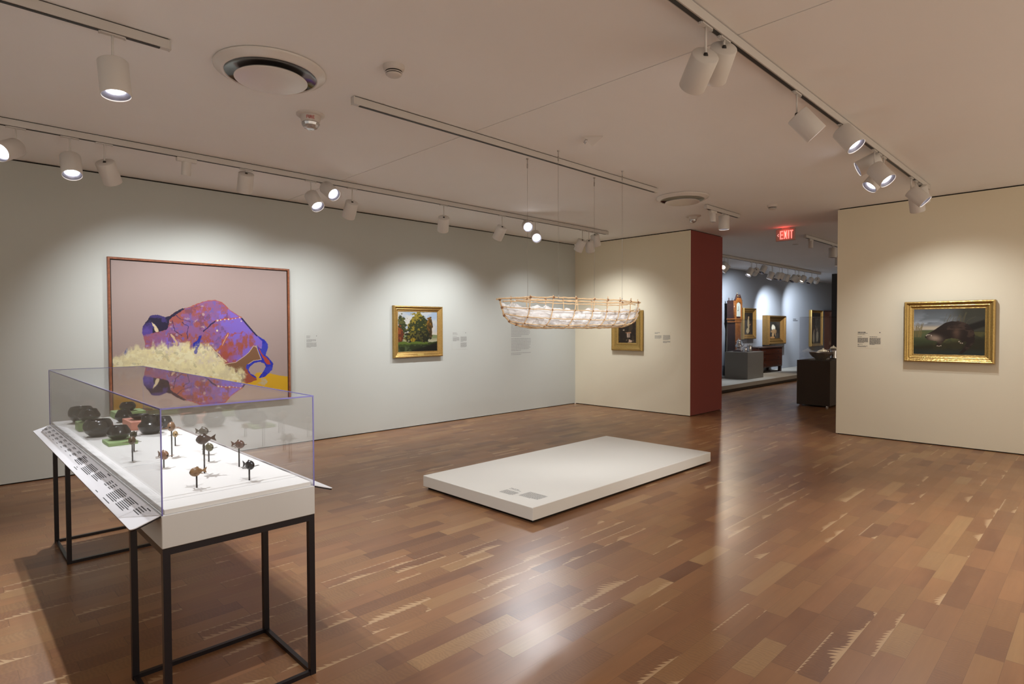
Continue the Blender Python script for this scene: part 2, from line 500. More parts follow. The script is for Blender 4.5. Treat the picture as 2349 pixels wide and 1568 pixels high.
# ------------------------------------------------------------------ spotlights
HL, HR = 0.19, 0.073
def housing_mesh(L, R):
    mb = MB()
    mb.lathe([(0.0001, 0), (R-0.004, 0), (R, -0.004), (R, -L+0.003), (R-0.001, -L), (R-0.005, -L), (R-0.005, -L+0.02)], 40)
    return mb
def reflector_mesh(L, R):
    return MB().lathe([(R-0.005, -L+0.006), (R*0.56, -L+0.028), (R*0.54, -L+0.045)], 40)
def lens_mesh(L, R):
    return MB().lathe([(R*0.55, -L+0.034), (R*0.51, -L+0.024), (R*0.30, -L+0.019), (0.0001, -L+0.017)], 32)
PROTO = {}
def dir_rot(d):
    return Vector((0, 0, -1)).rotation_difference(Vector(d).normalized()).to_euler()
def spotlight(label, x, y, stem, d, lit='off', watts=0, cone=50, col=NEUTRAL, blend=1.0, L=HL, R=HR, adapter='clip', group='track spotlights', zt=3.0885):
    t = thing('track_spotlight', label, 'spotlight', (x, y, zt), 0, group)
    if adapter == 'clip':
        MB().box(x-0.055, x+0.055, y-0.013, y+0.013, zt-0.008, zt).box(x-0.062, x-0.055, y-0.008, y+0.008, zt-0.012, zt).box(x+0.055, x+0.062, y-0.008, y+0.008, zt-0.012, zt).build('adapter', M['track_metal'], t)
    else:
        MB().bbox(x-0.085, x+0.085, y-0.022, y+0.022, zt-0.035, zt, 0.004).build('adapter', M['white_metal'], t)
    MB().tube([(x, y, zt-0.006), (x, y, zt-stem-0.006)], 0.0062, 10).build('stem', M['white_metal'], t)
    d = Vector(d).normalized()
    key = (L, R)
    if key not in PROTO:
        me = []
        for nm, mb in (('housing', housing_mesh(L, R)), ('reflector', reflector_mesh(L, R)), ('lens', lens_mesh(L, R))):
            ob = mb.build(nm, M['white_metal'] if nm == 'housing' else M['reflector'] if nm == 'reflector' else M['lens_off'])
            me.append(ob.data); bpy.data.objects.remove(ob)
        PROTO[key] = me
    hm, rm, lm = PROTO[key]
    pz = -stem-0.012
    rot = dir_rot(d)
    h = bpy.data.objects.new('housing', hm); COL.objects.link(h); h.parent = t; h.location = (0, 0, pz); h.rotation_euler = rot
    r = bpy.data.objects.new('reflector', rm); COL.objects.link(r); r.parent = h
    lens = bpy.data.objects.new('lens', lm.copy()); COL.objects.link(lens); lens.parent = h
    lens.data.materials[0] = {'off': M['lens_off'], 'on': M['lens_on'], 'warm': M['lens_warm']}[lit]
    MB().lathe([(0.0001, 0.012), (0.010, 0.010), (0.013, 0.0), (0.013, -0.006), (0.0001, -0.006)], 14, (0, 0, pz)).build('swivel', M['track_slot'], t, local=True)
    if watts:
        ld = bpy.data.lights.new('lamp', 'SPOT')
        ld.energy = watts; ld.color = col; ld.spot_size = math.radians(cone); ld.spot_blend = blend; ld.shadow_soft_size = 0.018
        lo = bpy.data.objects.new('lamp', ld); COL.objects.link(lo)
        lo.parent = h; lo.location = (0, 0, -L-0.004)
    return t
S = spotlight
# left track ------------------------------------------------------------
S('lit white spotlight at the left edge of the photo, its lens turned to the left', 0.487, T1, 0.143, (-0.588, -0.659, -0.469), 'on', 170, 60)
S('lit white spotlight tilted towards the glass case, second from the left on the long track', 0.829, T1, 0.146, (0.002, -0.448, -0.894), 'on', 105, 70)
S('white spotlight turned to the wall, third from the left on the long track', 1.067, T1, 0.146, (0.42, 0.52, -0.80), 'on', 62, 108)
S('small white cylinder under a boxy adapter above the buffalo picture', 1.707, T1, 0.012, (0.0, 0.25, -0.97), 'off', 0, 40, L=0.13, R=0.040, adapter='box')
S('short-stemmed white spotlight above the right half of the buffalo picture', 2.247, T1, 0.030, (0.10, 0.55, -0.84), 'on', 62, 108)
S('lit white spotlight on a long stem, left one of a pair aimed into the room', 2.921, T1, 0.136, (0.099, -0.635, -0.766), 'on', 80, 60)
S('lit white spotlight on a short stem, right one of a pair aimed into the room', 3.092, T1, 0.026, (0.109, -0.819, -0.564), 'on', 70, 60)
S('white spotlight tilted left beside the lit pair on the long track', 3.414, T1, 0.143, (0.05, 0.60, -0.79), 'on', 40, 100)
S('white spotlight on a long stem above the tree landscape painting', 4.721, T1, 0.146, (0.31, 0.52, -0.80), 'on', 62, 100)
S('white spotlight tilted left between the landscape painting and the bright glare lamp', 5.76, T1, 0.146, (0.0, 0.58, -0.81), 'on', 50, 100)
S('brightest lit spotlight on the long track, its lens facing the viewer', 6.256, T1, 0.060, (-0.60, -0.75, -0.33), 'on', 95, 44)
S('lit spotlight hanging just right of and below the brightest lamp', 6.443, T1, 0.180, (-0.585, -0.70, -0.42), 'on', 35, 40)
S('left white spotlight of the cluster of three at the far end of the long track', 7.561, T1, 0.149, (0.05, 0.55, -0.82), 'on', 38, 100)
S('middle white spotlight of the cluster of three at the far end of the long track', 7.732, T1, 0.143, (0.489, 0.239, -0.839), 'on', 40, 100)
S('right white spotlight on a short stem at the far end of the long track', 7.884, T1, 0.029, (0.42, 0.10, -0.88), 'on', 24, 108)
# middle tracks ---------------------------------------------------------
S('large lit white cylinder lamp at the upper left, pointing straight down', 0.714, T2, 0.135, (0.04, -0.155, -0.987), 'on', 92, 84)
S('small white cylinder under a boxy adapter on the stub track by the oxblood wall', 7.60, 3.83, 0.012, (0, 0, -1), 'off', 0, L=0.13, R=0.04, adapter='box')
S('larger plain white cylinder pointing down on the stub track by the oxblood wall', 7.93, 3.83, 0.014, (0, 0.0, -1), 'on', 40, 70, WARM)
# right track -----------------------------------------------------------
S('nearest large white spotlight on a long stem at the top right, aimed at the boat', 2.928, T3, 0.142, (0.497, 0.682, -0.536), 'on', 70, 50)
S('white spotlight half hidden behind the nearest one at the top right', 3.137, T3, 0.034, (0.539, 0.598, -0.594), 'on', 80, 50)
S('white spotlight on the right track with only the bright rim of its lens showing', 4.208, T3, 0.133, (0.36, -0.50, -0.68), 'on', 75, 120)
S('lit white spotlight on a short stem, fourth from the near end of the right track', 5.145, T3, 0.024, (-0.05, -0.55, -0.75), 'on', 70, 110)
S('front lit spotlight in the overlapping group of three on the right track', 6.072, T3, 0.141, (-0.15, -0.60, -0.75), 'on', 70, 110)
S('left-pointing spotlight at the back of the overlapping group on the right track', 6.228, T3, 0.028, (-0.32, 0.84, -0.42), 'on', 90, 44)
S('lowest lit spotlight of the overlapping group of three on the right track', 6.376, T3, 0.126, (-0.45, 0.50, -0.74), 'on', 70, 50)
S('lit spotlight in the last cluster of the right track, lens towards the lower right', 7.454, T3, 0.126, (0.05, -0.68, -0.72), 'on', 65, 80)
S('long-stemmed spotlight facing the wall in the last cluster of the right track', 7.673, T3, 0.133, (0.45, -0.02, -0.88), 'on', 24, 108)
S('short-stemmed white spotlight at the far tip of the right track', 7.839, T3, 0.019, (0.40, -0.10, -0.90), 'on', 26, 110)
# bare unseen lights, no fixtures: first inferred from the case shadow, others added fill
def unseen_lamp(x, y, z, d, watts, cone):
    ld = bpy.data.lights.new('unseen_lamp', 'SPOT')
    ld.energy = watts; ld.color = NEUTRAL; ld.spot_size = math.radians(cone); ld.spot_blend = 1.0; ld.shadow_soft_size = 0.015
    lo = bpy.data.objects.new('unseen_lamp', ld); COL.objects.link(lo)
    lo.location = (x, y, z); lo.rotation_euler = dir_rot(d)
unseen_lamp(0.93, 1.66, 2.72, (-0.02, 0.50, -0.86), 58, 80)
unseen_lamp(-1.0, 3.79, 2.75, (-0.75, 0.15, -0.64), 210, 110)
unseen_lamp(-1.2, 6.0, 2.75, (-0.75, -0.3, -0.6), 90, 110)
unseen_lamp(1.5, -0.6, 2.75, (0.3, 0.2, -0.93), 70, 110)
unseen_lamp(0.1, 1.5, 2.75, (0.80, 0.48, -0.55), 100, 60)
# far gallery -----------------------------------------------------------
FT = 6.18
FG = 'spotlights of the far gallery'
for lab, x, st, d, lit, w, cone in (
    ('spotlight with a warm lit lens peeping past the oxblood wall in the far gallery', 12.816, 0.14, (-0.8, -0.2, -0.5), 'warm', 60, 80),
    ('white spotlight beside the oxblood wall edge in the far gallery', 13.004, 0.14, (-0.35, 0.5, -0.8), 'on', 110, 76),
    ('far gallery spotlight with a bright white lens rim pointing left', 14.274, 0.15, (-0.45, 0.25, -0.8), 'on', 60, 80),
    ('far gallery spotlight hanging straight beside the bright rimmed one', 14.559, 0.15, (0.66, 0.60, -0.45), 'on', 170, 74),
    ('short-stemmed far gallery spotlight third along from the bright rimmed one', 15.035, 0.04, (-0.5, 0.2, -0.8), 'off', 0, 40),
    ('far gallery spotlight with a faint light line along its lower rim', 15.507, 0.15, (-0.25, 0.3, -0.9), 'on', 60, 80),
    ('front far gallery spotlight of the overlapping pair over the small portrait', 15.99, 0.15, (-0.4, 0.3, -0.85), 'off', 0, 40),
    ('rear far gallery spotlight of the overlapping pair over the small portrait', 16.183, 0.15, (-0.5, 0.2, -0.8), 'off', 0, 40),
    ('upright far gallery spotlight in the middle of the right half of its track', 16.561, 0.15, (-0.15, 0.3, -0.95), 'off', 0, 40),
    ('left far gallery spotlight of the second overlapping pair', 17.085, 0.15, (-0.5, 0.3, -0.8), 'off', 0, 40),
    ('right far gallery spotlight of the second overlapping pair', 17.356, 0.15, (0.56, 0.60, -0.60), 'on', 300, 76),
    ('far gallery spotlight with a lit lower rim near the end of its track', 17.795, 0.12, (-0.45, 0.3, -0.8), 'warm', 60, 80),
    ('second to last spotlight on the far gallery track', 18.378, 0.14, (-0.5, 0.3, -0.8), 'off', 0, 40),
    ('last spotlight at the tip of the far gallery track', 18.856, 0.14, (0.80, 0.48, -0.42), 'on', 300, 66),
):
    S(lab, x, FT, st, d, lit, w, cone, COOL if lit != 'warm' else WARM, group=FG)
S('small pale cylinder under a boxy adapter beyond the red sign', 11.35, 3.84, 0.012, (0, 0, -1), 'off', 0, L=0.13, R=0.04, adapter='box', group=FG)
S('pale cylinder lamp by the yellow wall edge beyond the red sign', 12.55, 3.84, 0.03, (0, 0.0, -1), 'off', 0, group=FG)
S('lowest lamp beyond the red sign with a warm lit lens', 12.95, 3.84, 0.16, (0.0, 0.03, -1), 'warm', 40, 60, WARM, group=FG)

# ------------------------------------------------------------------ ceiling fittings
def diffuser(label, x, y, r):
    t = thing('air_diffuser', label, 'ceiling vent', (x, y, H), 0, 'round ceiling air diffusers')
    s = r/0.335
    MB().lathe([(0.328*s, H-0.0015), (0.335*s, H-0.004), (0.336*s, H-0.010), (0.328*s, H-0.018), (0.312*s, H-0.024), (0.296*s, H-0.036), (0.284*s, H-0.042), (0.276*s, H-0.041), (0.273*s, H-0.034)], 80, (x, y, 0)).build('outer_ring', M['vent_white'], t)
    MB().lathe([(0.3*s, H), (0.3*s, H-0.002), (0.32*s, H-0.002)], 60, (x, y, 0)).build('mounting_gap', M['gap'], t)
    MB().lathe([(0.273*s, H-0.036), (0.240*s, H-0.020), (0.150*s, H-0.010), (0.0001, H-0.008)], 72, (x, y, 0)).build('throat', M['vent_dark'], t)
    MB().lathe([(0.0001, H-0.050), (0.206*s, H-0.056), (0.219*s, H-0.066), (0.219*s, H-0.068), (0.2175*s, H-0.0700), (0.214*s, H-0.0705), (0.10*s, H-0.0705), (0.0001, H-0.0705)], 80, (x, y, 0)).build('centre_disc', M['vent_white'], t)
    return t
diffuser('big round white air diffuser near the top left of the ceiling', 1.565, 3.78, 0.335)
diffuser('round white air diffuser further away beside the middle track end', 6.785, 3.83, 0.325)

def smoke(label, x, y):
    t = thing('smoke_detector', label, 'smoke detector', (x, y, H), 0, 'ceiling smoke detectors')
    MB().lathe([(0.068, H), (0.068, H-0.012), (0.060, H-0.030), (0.052, H-0.034)], 36, (x, y, 0)).build('base', M['plastic'], t)
    MB().lathe([(0.052, H-0.034), (0.046, H-0.036), (0.046, H-0.052), (0.0001, H-0.052)], 36, (x, y, 0)).build('vent_gap', M['gap'], t)
    MB().lathe([(0.047, H-0.040), (0.053, H-0.041), (0.053, H-0.045), (0.047, H-0.046)], 36, (x, y, 0)).lathe([(0.049, H-0.051), (0.050, H-0.054), (0.040, H-0.062), (0.0001, H-0.064)], 36, (x, y, 0)).build('cover', M['plastic'], t)
smoke('round white smoke detector between the big air diffuser and the top of the photo', 2.095, 3.19)
smoke('small round smoke detector on the ceiling near the red lit sign', 8.10, 3.23)

def text_mesh(body, size, depth, mat, name, parent, M4):
    cu = bpy.data.curves.new(name, 'FONT')
    cu.body = body; cu.size = size; cu.extrude = depth; cu.align_x = 'CENTER'; cu.align_y = 'CENTER'
    tmp = bpy.data.objects.new('tmp_text', cu); COL.objects.link(tmp)
    bpy.context.view_layer.update()
    me = bpy.data.meshes.new_from_object(tmp.evaluated_get(bpy.context.evaluated_depsgraph_get()))
    bpy.data.objects.remove(tmp); bpy.data.curves.remove(cu)
    me.transform(M4); me.materials.clear(); me.materials.append(mat)
    o = bpy.data.objects.new(name, me); COL.objects.link(o)
    if parent is not None: o.parent = parent
    return o

fx, fy = 2.10, 4.35
t = thing('fire_strobe', 'round fire alarm strobe with red lettering and a clear lens on the ceiling', 'fire alarm', (fx, fy, H))
MB().lathe([(0.104, H), (0.104, H-0.010), (0.094, H-0.018), (0.0001, H-0.018)], 40, (fx, fy, 0)).build('base', M['plastic'], t)
MB().lathe([(0.078, H-0.018), (0.075, H-0.034), (0.066, H-0.062), (0.062, H-0.064), (0.0001, H-0.064)], 32, (fx, fy, 0)).build('body', M['plastic'], t)
MB().lathe([(0.064, H-0.064), (0.068, H-0.070), (0.062, H-0.088), (0.050, H-0.104), (0.030, H-0.112), (0.0001, H-0.114)], 14, (fx, fy, 0), smooth=False).build('lens', M['clear_lens'], t)
a = math.atan2(-fy, -fx)
nrm = Vector((math.cos(a), math.sin(a), -0.25)).normalized(); rt = Vector((-math.sin(a), math.cos(a), 0))
upn = nrm.cross(rt)
M4 = Matrix(((rt.x, upn.x, nrm.x, 0.0755*math.cos(a)), (rt.y, upn.y, nrm.y, 0.0755*math.sin(a)), (rt.z, upn.z, nrm.z, -0.043), (0, 0, 0, 1)))
text_mesh('FIRE', 0.034, 0.001, M['red_text'], 'lettering', t, M4)['label'] = 'red lettering FIRE'

# triangular emergency light wedge
ex, ey = 4.09, 3.165
t = thing('emergency_light', 'triangular white emergency light with a lens at its left corner on the ceiling', 'emergency light', (ex, ey, H))
d1, d2 = Vector((0.71, -0.70, 0)), Vector((0.70, 0.71, 0))
c0 = Vector((ex, ey, 0))
def tri(sc, z): return [tuple(c0+d1*sx*sc+d2*sy*sc+Vector((0, 0, z))) for sx, sy in ((-0.085, -0.03), (0.085, -0.03), (0.0, 0.09))]
mb = MB(); A = tri(1, H); B = tri(1, H-0.014); C_ = tri(0.94, H-0.014)
mb.add(A+B, [(2, 1, 0), (3, 4, 5), (0, 1, 4, 3), (1, 2, 5, 4), (2, 0, 3, 5)])
mb.build('base', M['plastic'], t)
tip = tuple(c0-d1*0.005-d2*0.01+Vector((0, 0, H-0.085)))
mb = MB(); mb.add(C_+[tip], [(0, 1, 3), (1, 2, 3), (2, 0, 3)])
mb.build('cover', M['plastic'], t)
p0 = c0-d1*0.06-d2*0.012+Vector((0, 0, H-0.036))
MB().tube([p0-d1*0.012, p0+d1*0.006+Vector((0, 0, -0.012))], [0.018, 0.024], 16).build('lens', M['clear_lens'], t)
ax_, ay_ = 8.04, 4.36
t = thing('dome_camera', 'white ceiling dome camera between the wall corner and the stub track', 'security camera', (ax_, ay_, H))
MB().lathe([(0.110, H), (0.110, H-0.008), (0.098, H-0.014), (0.0001, H-0.014)], 36, (ax_, ay_, 0)).build('ceiling_plate', M['plastic'], t)
MB().lathe([(0.062, H-0.014), (0.062, H-0.045), (0.052, H-0.052)], 32, (ax_, ay_, 0)).build('collar', M['plastic'], t)
MB().lathe([(0.050, H-0.048), (0.050, H-0.065), (0.040, H-0.090), (0.020, H-0.103), (0.0001, H-0.105)], 28, (ax_, ay_, 0)).build('dome', M['clear_lens'], t)
t = thing('sprinkler_plate', 'tiny white sprinkler cover plate on the ceiling below the red sign', 'sprinkler', (12.25, 4.43, H))
MB().lathe([(0.055, H), (0.055, H-0.006), (0.045, H-0.010), (0.0001, H-0.010)], 24, (12.25, 4.43, 0)).build('cover_plate', M['plastic'], t)
# exit sign ---------------------------------------------------------------
t = thing('exit_sign', 'red lit EXIT sign with a left arrow hanging in the gallery opening', 'exit sign', (10.1, 3.815, H))
MB().bbox(10.1, 10.15, 3.66, 3.97, 2.935, 3.135, 0.006).build('housing', M['exit_body'], t)
MB().box(10.11, 10.14, 3.74, 3.88, 3.135, H).build('canopy', M['exit_body'], t)
MX = lambda y, z, s=1.0: Matrix(((0, 0, -1, 10.0985-10.1), (-1*s, 0, 0, y-3.815), (0, 1, 0, z-H), (0, 0, 0, 1)))
def bars(name, polys, mat):
    mb = MB()
    for pl in polys: mb.prism([(-y+3.815, z-3.035) for y, z in pl], 0.0, 0.003, 0, Matrix(((0, 0, -1, 10.1), (-1, 0, 0, 3.815), (0, 1, 0, 3.035), (0, 0, 0, 1))))
    return mb.build(name, mat, t)
zb, zt_ = 2.965, 3.103
def rect(y0, y1, z0, z1): return [(y0, z0), (y1, z0), (y1, z1), (y0, z1)]
bars('letter', [rect(3.902, 3.884, zb, zt_), rect(3.884, 3.850, zt_-0.02, zt_), rect(3.884, 3.852, 3.026, 3.044), rect(3.884, 3.850, zb, zb+0.02)], M['exit_red'])
bars('letter', [[(3.840, zb), (3.822, zb), (3.782, zt_), (3.800, zt_)], [(3.840, zt_), (3.822, zt_), (3.782, zb), (3.800, zb)]], M['exit_red'])
bars('letter', [rect(3.770, 3.751, zb, zt_)], M['exit_red'])
bars('letter', [rect(3.740, 3.690, zt_-0.02, zt_), rect(3.724, 3.706, zb, zt_-0.02)], M['exit_red'])
bars('arrow', [[(3.944, 3.034), (3.935, 3.034), (3.916, 3.058), (3.925, 3.058)], [(3.944, 3.034), (3.925, 3.010), (3.916, 3.010), (3.935, 3.034)]], M['exit_arrow'])
ld = bpy.data.lights.new('exit_glow', 'POINT'); ld.energy = 0.22; ld.color = (1, 0.08, 0.06); ld.shadow_soft_size = 0.01  # extra point light added before the letters to carry their red glow
lo = bpy.data.objects.new('exit_glow', ld); COL.objects.link(lo); lo.parent = t; lo.location = (-0.05, 0, -0.10)

# ------------------------------------------------------------------ lettering on labels (illegible at this distance: rows of word-length marks)
RND = random.Random(4)
def text_rows(mb, o, r, up, n, rows):
    """rows: (u, v, width, height) along right vector r and up vector from o; marks 0.6 mm proud along n"""
    o, r, up, n = Vector(o), Vector(r), Vector(up), Vector(n)
    for (u, v, wd, hh) in rows:
        x = u
        while x < u+wd-hh*0.5:
            ww = min(hh*RND.uniform(1.2, 4.2), u+wd-x)
            vs = [o+r*(x)+up*v+n*0.0006, o+r*(x+ww)+up*v+n*0.0006, o+r*(x+ww)+up*(v+hh)+n*0.0006, o+r*x+up*(v+hh)+n*0.0006]
            mb.add(vs, [(0, 1, 2, 3)])
            x += ww+hh*0.55
    return mb
def para(u, v, wd, n, h=0.005, gap=0.0095):
    return [(u, v-i*gap, wd*(1 if i < n-1 else RND.uniform(0.4, 0.9)), h) for i in range(n)]
def wall_label(label, o, r, n, wd, ht, rows, mat='text_grey', cardmat='panel_white'):
    o, r, n = Vector(o), Vector(r), Vector(n)
    t = thing('wall_label', label, 'label', o, 0, 'wall labels beside the pictures')
    up = Vector((0, 0, 1))
    M4 = Matrix(((r.x, 0, n.x, o.x), (r.y, 0, n.y, o.y), (r.z, 1, n.z, o.z), (0, 0, 0, 1)))
    MB().box(0, wd, -ht, 0, 0, 0.002, 0, M4).build('card', cardmat if not isinstance(cardmat, str) else M[cardmat], t)
    text_rows(MB(), o+n*0.002, r, up, n, rows).build('lettering', M[mat], t)
    return t
def card_like(name, col): return plain(name, col, 0.6, 0, 0.02)
GX, GN = Vector((1, 0, 0)), Vector((0, -1, 0))
BX, BN = Vector((0, -1, 0)), Vector((-1, 0, 0))
CG, CY = M['green_wall'], M['yellow_wall']
wall_label('small pale label on the green wall right of the buffalo picture', (3.49, YG, 1.445), GX, GN, 0.185, 0.23,
    [(0.02, -0.045, 0.06, 0.008), (0.02, -0.060, 0.05, 0.005), (0.02, -0.070, 0.05, 0.004), (0.155, -0.045, 0.012, 0.010)]+para(0.02, -0.090, 0.135, 4)+para(0.02, -0.135, 0.14, 7), cardmat=CG)
wall_label('two-column label on the green wall right of the tree landscape', (5.96, YG, 1.46), GX, GN, 0.34, 0.30,
    [(0.02, -0.04, 0.08, 0.008), (0.02, -0.058, 0.10, 0.007), (0.28, -0.04, 0.016, 0.012), (0.02, -0.09, 0.08, 0.005)]+para(0.02, -0.11, 0.135, 7)+para(0.18, -0.10, 0.13, 9)+para(0.18, -0.20, 0.13, 8), cardmat=CG)
wall_label('two-column label on the yellow wall right of the waterfall picture', (XB, 5.66, 1.43), BX, BN, 0.32, 0.24,
    [(0.01, -0.02, 0.10, 0.008), (0.01, -0.035, 0.06, 0.007)]+para(0.01, -0.070, 0.135, 6)+para(0.175, -0.065, 0.14, 9)+para(0.175, -0.165, 0.14, 4), cardmat=CY)
wall_label('two-column label on the yellow wall left of the otter picture', (XR, 2.452, 1.455), BX, BN, 0.31, 0.24,
    [(0.012, -0.03, 0.10, 0.009), (0.012, -0.042, 0.12, 0.005), (0.012, -0.055, 0.09, 0.005), (0.27, -0.035, 0.012, 0.012), (0.012, -0.09, 0.05, 0.006), (0.155, -0.09, 0.09, 0.006)]+para(0.012, -0.108, 0.125, 8, 0.0055, 0.0085)+para(0.155, -0.108, 0.13, 11, 0.0055, 0.0085)+para(0.012, -0.19, 0.06, 2)+para(0.012, -0.215, 0.12, 2), 'text', CY)
t = thing('wall_text', 'long column of grey introductory lettering on the green wall below the boat', 'wall text', (7.30, YG, 1.0))
for k, (z, nn) in enumerate(((1.64, 12), (1.305, 9), (1.05, 2))):
    rows = [(0, z-i*0.0262, (0.52*RND.uniform(0.86, 1.0)) if i < nn-1 else 0.25, 0.011) for i in range(nn)]
    text_rows(MB(), (7.30, YG, 0), GX, (0, 0, 1), GN, rows).build('paragraph', M['text_mid'], t)
t = thing('wall_text', 'column of dark lettering on the blue-grey wall of the far gallery', 'wall text', (20.58, 7.5, 1.0))
text_rows(MB(), (20.58, 7.5, 0), GX, (0, 0, 1), GN, [(0, 1.76, 0.30, 0.03), (0, 1.71, 0.42, 0.03)]).build('heading', M['text'], t)
text_rows(MB(), (20.58, 7.5, 0), GX, (0, 0, 1), GN, [(0, 1.64-i*0.045, 0.52*RND.uniform(0.85, 1), 0.014) for i in range(14)]).build('paragraph', M['text_mid'], t)

# ------------------------------------------------------------------ painted pictures
def vnoise(u, v, seed):
    rs = np.random.RandomState(seed); T = rs.rand(128, 128)
    iu, iv = np.floor(u).astype(int), np.floor(v).astype(int)
    fu, fv = u-iu, v-iv
    fu, fv = fu*fu*(3-2*fu), fv*fv*(3-2*fv)
    g = lambda a, b: T[a % 128, b % 128]
    return (g(iu, iv)*(1-fu)+g(iu+1, iv)*fu)*(1-fv)+(g(iu, iv+1)*(1-fu)+g(iu+1, iv+1)*fu)*fv
def fbm(u, v, sc, seed, oct=4, ax=1.0, ay=1.0):
    a, s, tot = 1.0, 0.0, 0.0
    for k in range(oct):
        s = s+a*vnoise(u*sc*ax*2**k+13.7*k, v*sc*ay*2**k+5.1*k, seed+k); tot += a; a *= 0.5
    return s/tot
def inside(u, v, poly):
    r = np.zeros(u.shape, bool)
    n = len(poly)
    for i in range(n):
        (x0, y0), (x1, y1) = poly[i], poly[(i+1) % n]
        if y0 == y1: continue
        c = ((y0 > v) != (y1 > v)) & (u < (x1-x0)*(v-y0)/(y1-y0)+x0)
        r ^= c
    return r
def dline(u, v, pts):
    d = np.full(u.shape, 9.0)
    for (x0, y0), (x1, y1) in zip(pts[:-1], pts[1:]):
        dx, dy = x1-x0, y1-y0
        k = np.clip(((u-x0)*dx+(v-y0)*dy)/(dx*dx+dy*dy+1e-12), 0, 1)
        d = np.minimum(d, np.hypot(u-x0-k*dx, v-y0-k*dy))
    return d
def ell(u, v, cx, cy, rx, ry, rot=0.0):
    c, s = math.cos(rot), math.sin(rot)
    a, b = (u-cx)*c+(v-cy)*s, -(u-cx)*s+(v-cy)*c
    return np.sqrt((a/rx)**2+(b/ry)**2)
class Pic:
    def __init__(s, nx, ny, base):
        s.nx, s.ny, s.k = nx, ny, 0.62
        g = np.meshgrid(np.linspace(0, 1, nx+1), np.linspace(0, 1, ny+1))
        s.u, s.v = g
        s.c = np.ones(s.u.shape+(3,))*np.array(srgb(*base))
    def lay(s, mask, col, k=1.0):
        col = np.array(srgb(*col)) if isinstance(col, tuple) else col
        mk = (np.asarray(mask, float)*k)[..., None]
        s.c = s.c*(1-mk)+col*mk
    def ss(s, x, a, b): 
        q = np.clip((x-a)/(b-a), 0, 1); return q*q*(3-2*q)
    def build(s, T, parent, mat):
        vs = [T(float(a), float(b)) for a, b in zip(s.u.ravel(), s.v.ravel())]
        W_ = s.nx+1
        fs = [(j*W_+i, j*W_+i+1, (j+1)*W_+i+1, (j+1)*W_+i) for j in range(s.ny) for i in range(s.nx)]
        mb = MB(); mb.add(vs, fs)
        o = mb.build('canvas', mat, parent)
        at = o.data.attributes.new('paint', 'FLOAT_COLOR', 'POINT')
        at.data.foreach_set('color', np.concatenate([np.clip(s.c*s.k, 0, 1).reshape(-1, 3), np.ones((s.c.shape[0]*s.c.shape[1], 1))], 1).astype(np.float32).ravel())
        return o
def frame_mesh(o, r, n, w0, w1, z0, z1, prof):
    """mitred moulding round the outer rectangle: prof = [(inset, height)] from the wall outwards and in"""
    o, r, n = Vector(o), Vector(r), Vector(n)
    mb = MB(); k = len(prof); vs = []
    for (sx, sz) in ((0, 0), (1, 0), (1, 1), (0, 1)):
        for (ins, d) in prof:
            uu = (w0+ins) if sx == 0 else (w1-ins); zz = (z0+ins) if sz == 0 else (z1-ins)
            vs.append(o+r*uu+Vector((0, 0, zz))+n*d)
    fs = []
    for c in range(4):
        c2 = (c+1) % 4
        for j in range(k-1): fs.append((c*k+j, c2*k+j, c2*k+j+1, c*k+j+1))
    mb.add(vs, fs)
    return mb
def picture(name, label, o, r, n, w0, w1, z0, z1, prof, fmat, pic, inset, cd, group=None, gap=None):
    """o: wall point at u = 0, z = 0; canvas at depth cd inside `inset`"""
    o, r, n = Vector(o), Vector(r), Vector(n)
    t = thing(name, label, 'painting', o+r*(w0+w1)/2+Vector((0, 0, z0)), 0, group)
    frame_mesh(o, r, n, w0, w1, z0, z1, prof).build('frame', fmat, t)
    a, b, c, d = w0+inset, w1-inset, z0+inset, z1-inset
    M4 = Matrix(((r.x, 0, n.x, o.x), (r.y, 0, n.y, o.y), (0, 1, 0, o.z), (0, 0, 0, 1)))
    MB().box(w0+0.02, w1-0.02, z0+0.02, z1-0.02, 0.0005, cd-0.004, 0, M4).build('backing_board', M['frame_edge'], t)
    pic.build(lambda u, v: o+r*(a+(b-a)*u)+Vector((0, 0, c+(d-c)*v))+n*cd, t, M['canvas'])
    return t

# --- buffalo, violet and rust, in a cloud of dust
p = Pic(540, 450, (184, 163, 156))
p.k = 0.60
u, v = p.u, p.v
p.lay(fbm(u, v, 3, 1), (176, 152, 146), 0.35)
ju = u+(fbm(u, v, 45, 5, 3)-0.5)*0.012; jv = v+(fbm(u, v, 45, 9, 3)-0.5)*0.012
body = [(0.148,0.562),(0.161,0.588),(0.175,0.61),(0.184,0.629),(0.207,0.641),(0.235,0.64),(0.264,0.626),(0.287,0.631),(0.317,0.662),(0.351,0.683),(0.384,0.694),(0.434,0.72),(0.484,0.747),(0.542,0.755),(0.584,0.74),(0.614,0.705),(0.64,0.677),(0.687,0.64),(0.704,0.625),(0.735,0.574),(0.776,0.515),(0.804,0.477),(0.833,0.439),(0.839,0.387),(0.818,0.396),(0.796,0.413),(0.775,0.41),(0.761,0.381),(0.739,0.352),(0.704,0.316),(0.663,0.289),(0.608,0.275),(0.568,0.266),(0.441,0.288),(0.26,0.321),(0.169,0.363),(0.161,0.408),(0.154,0.476),(0.147,0.521)]
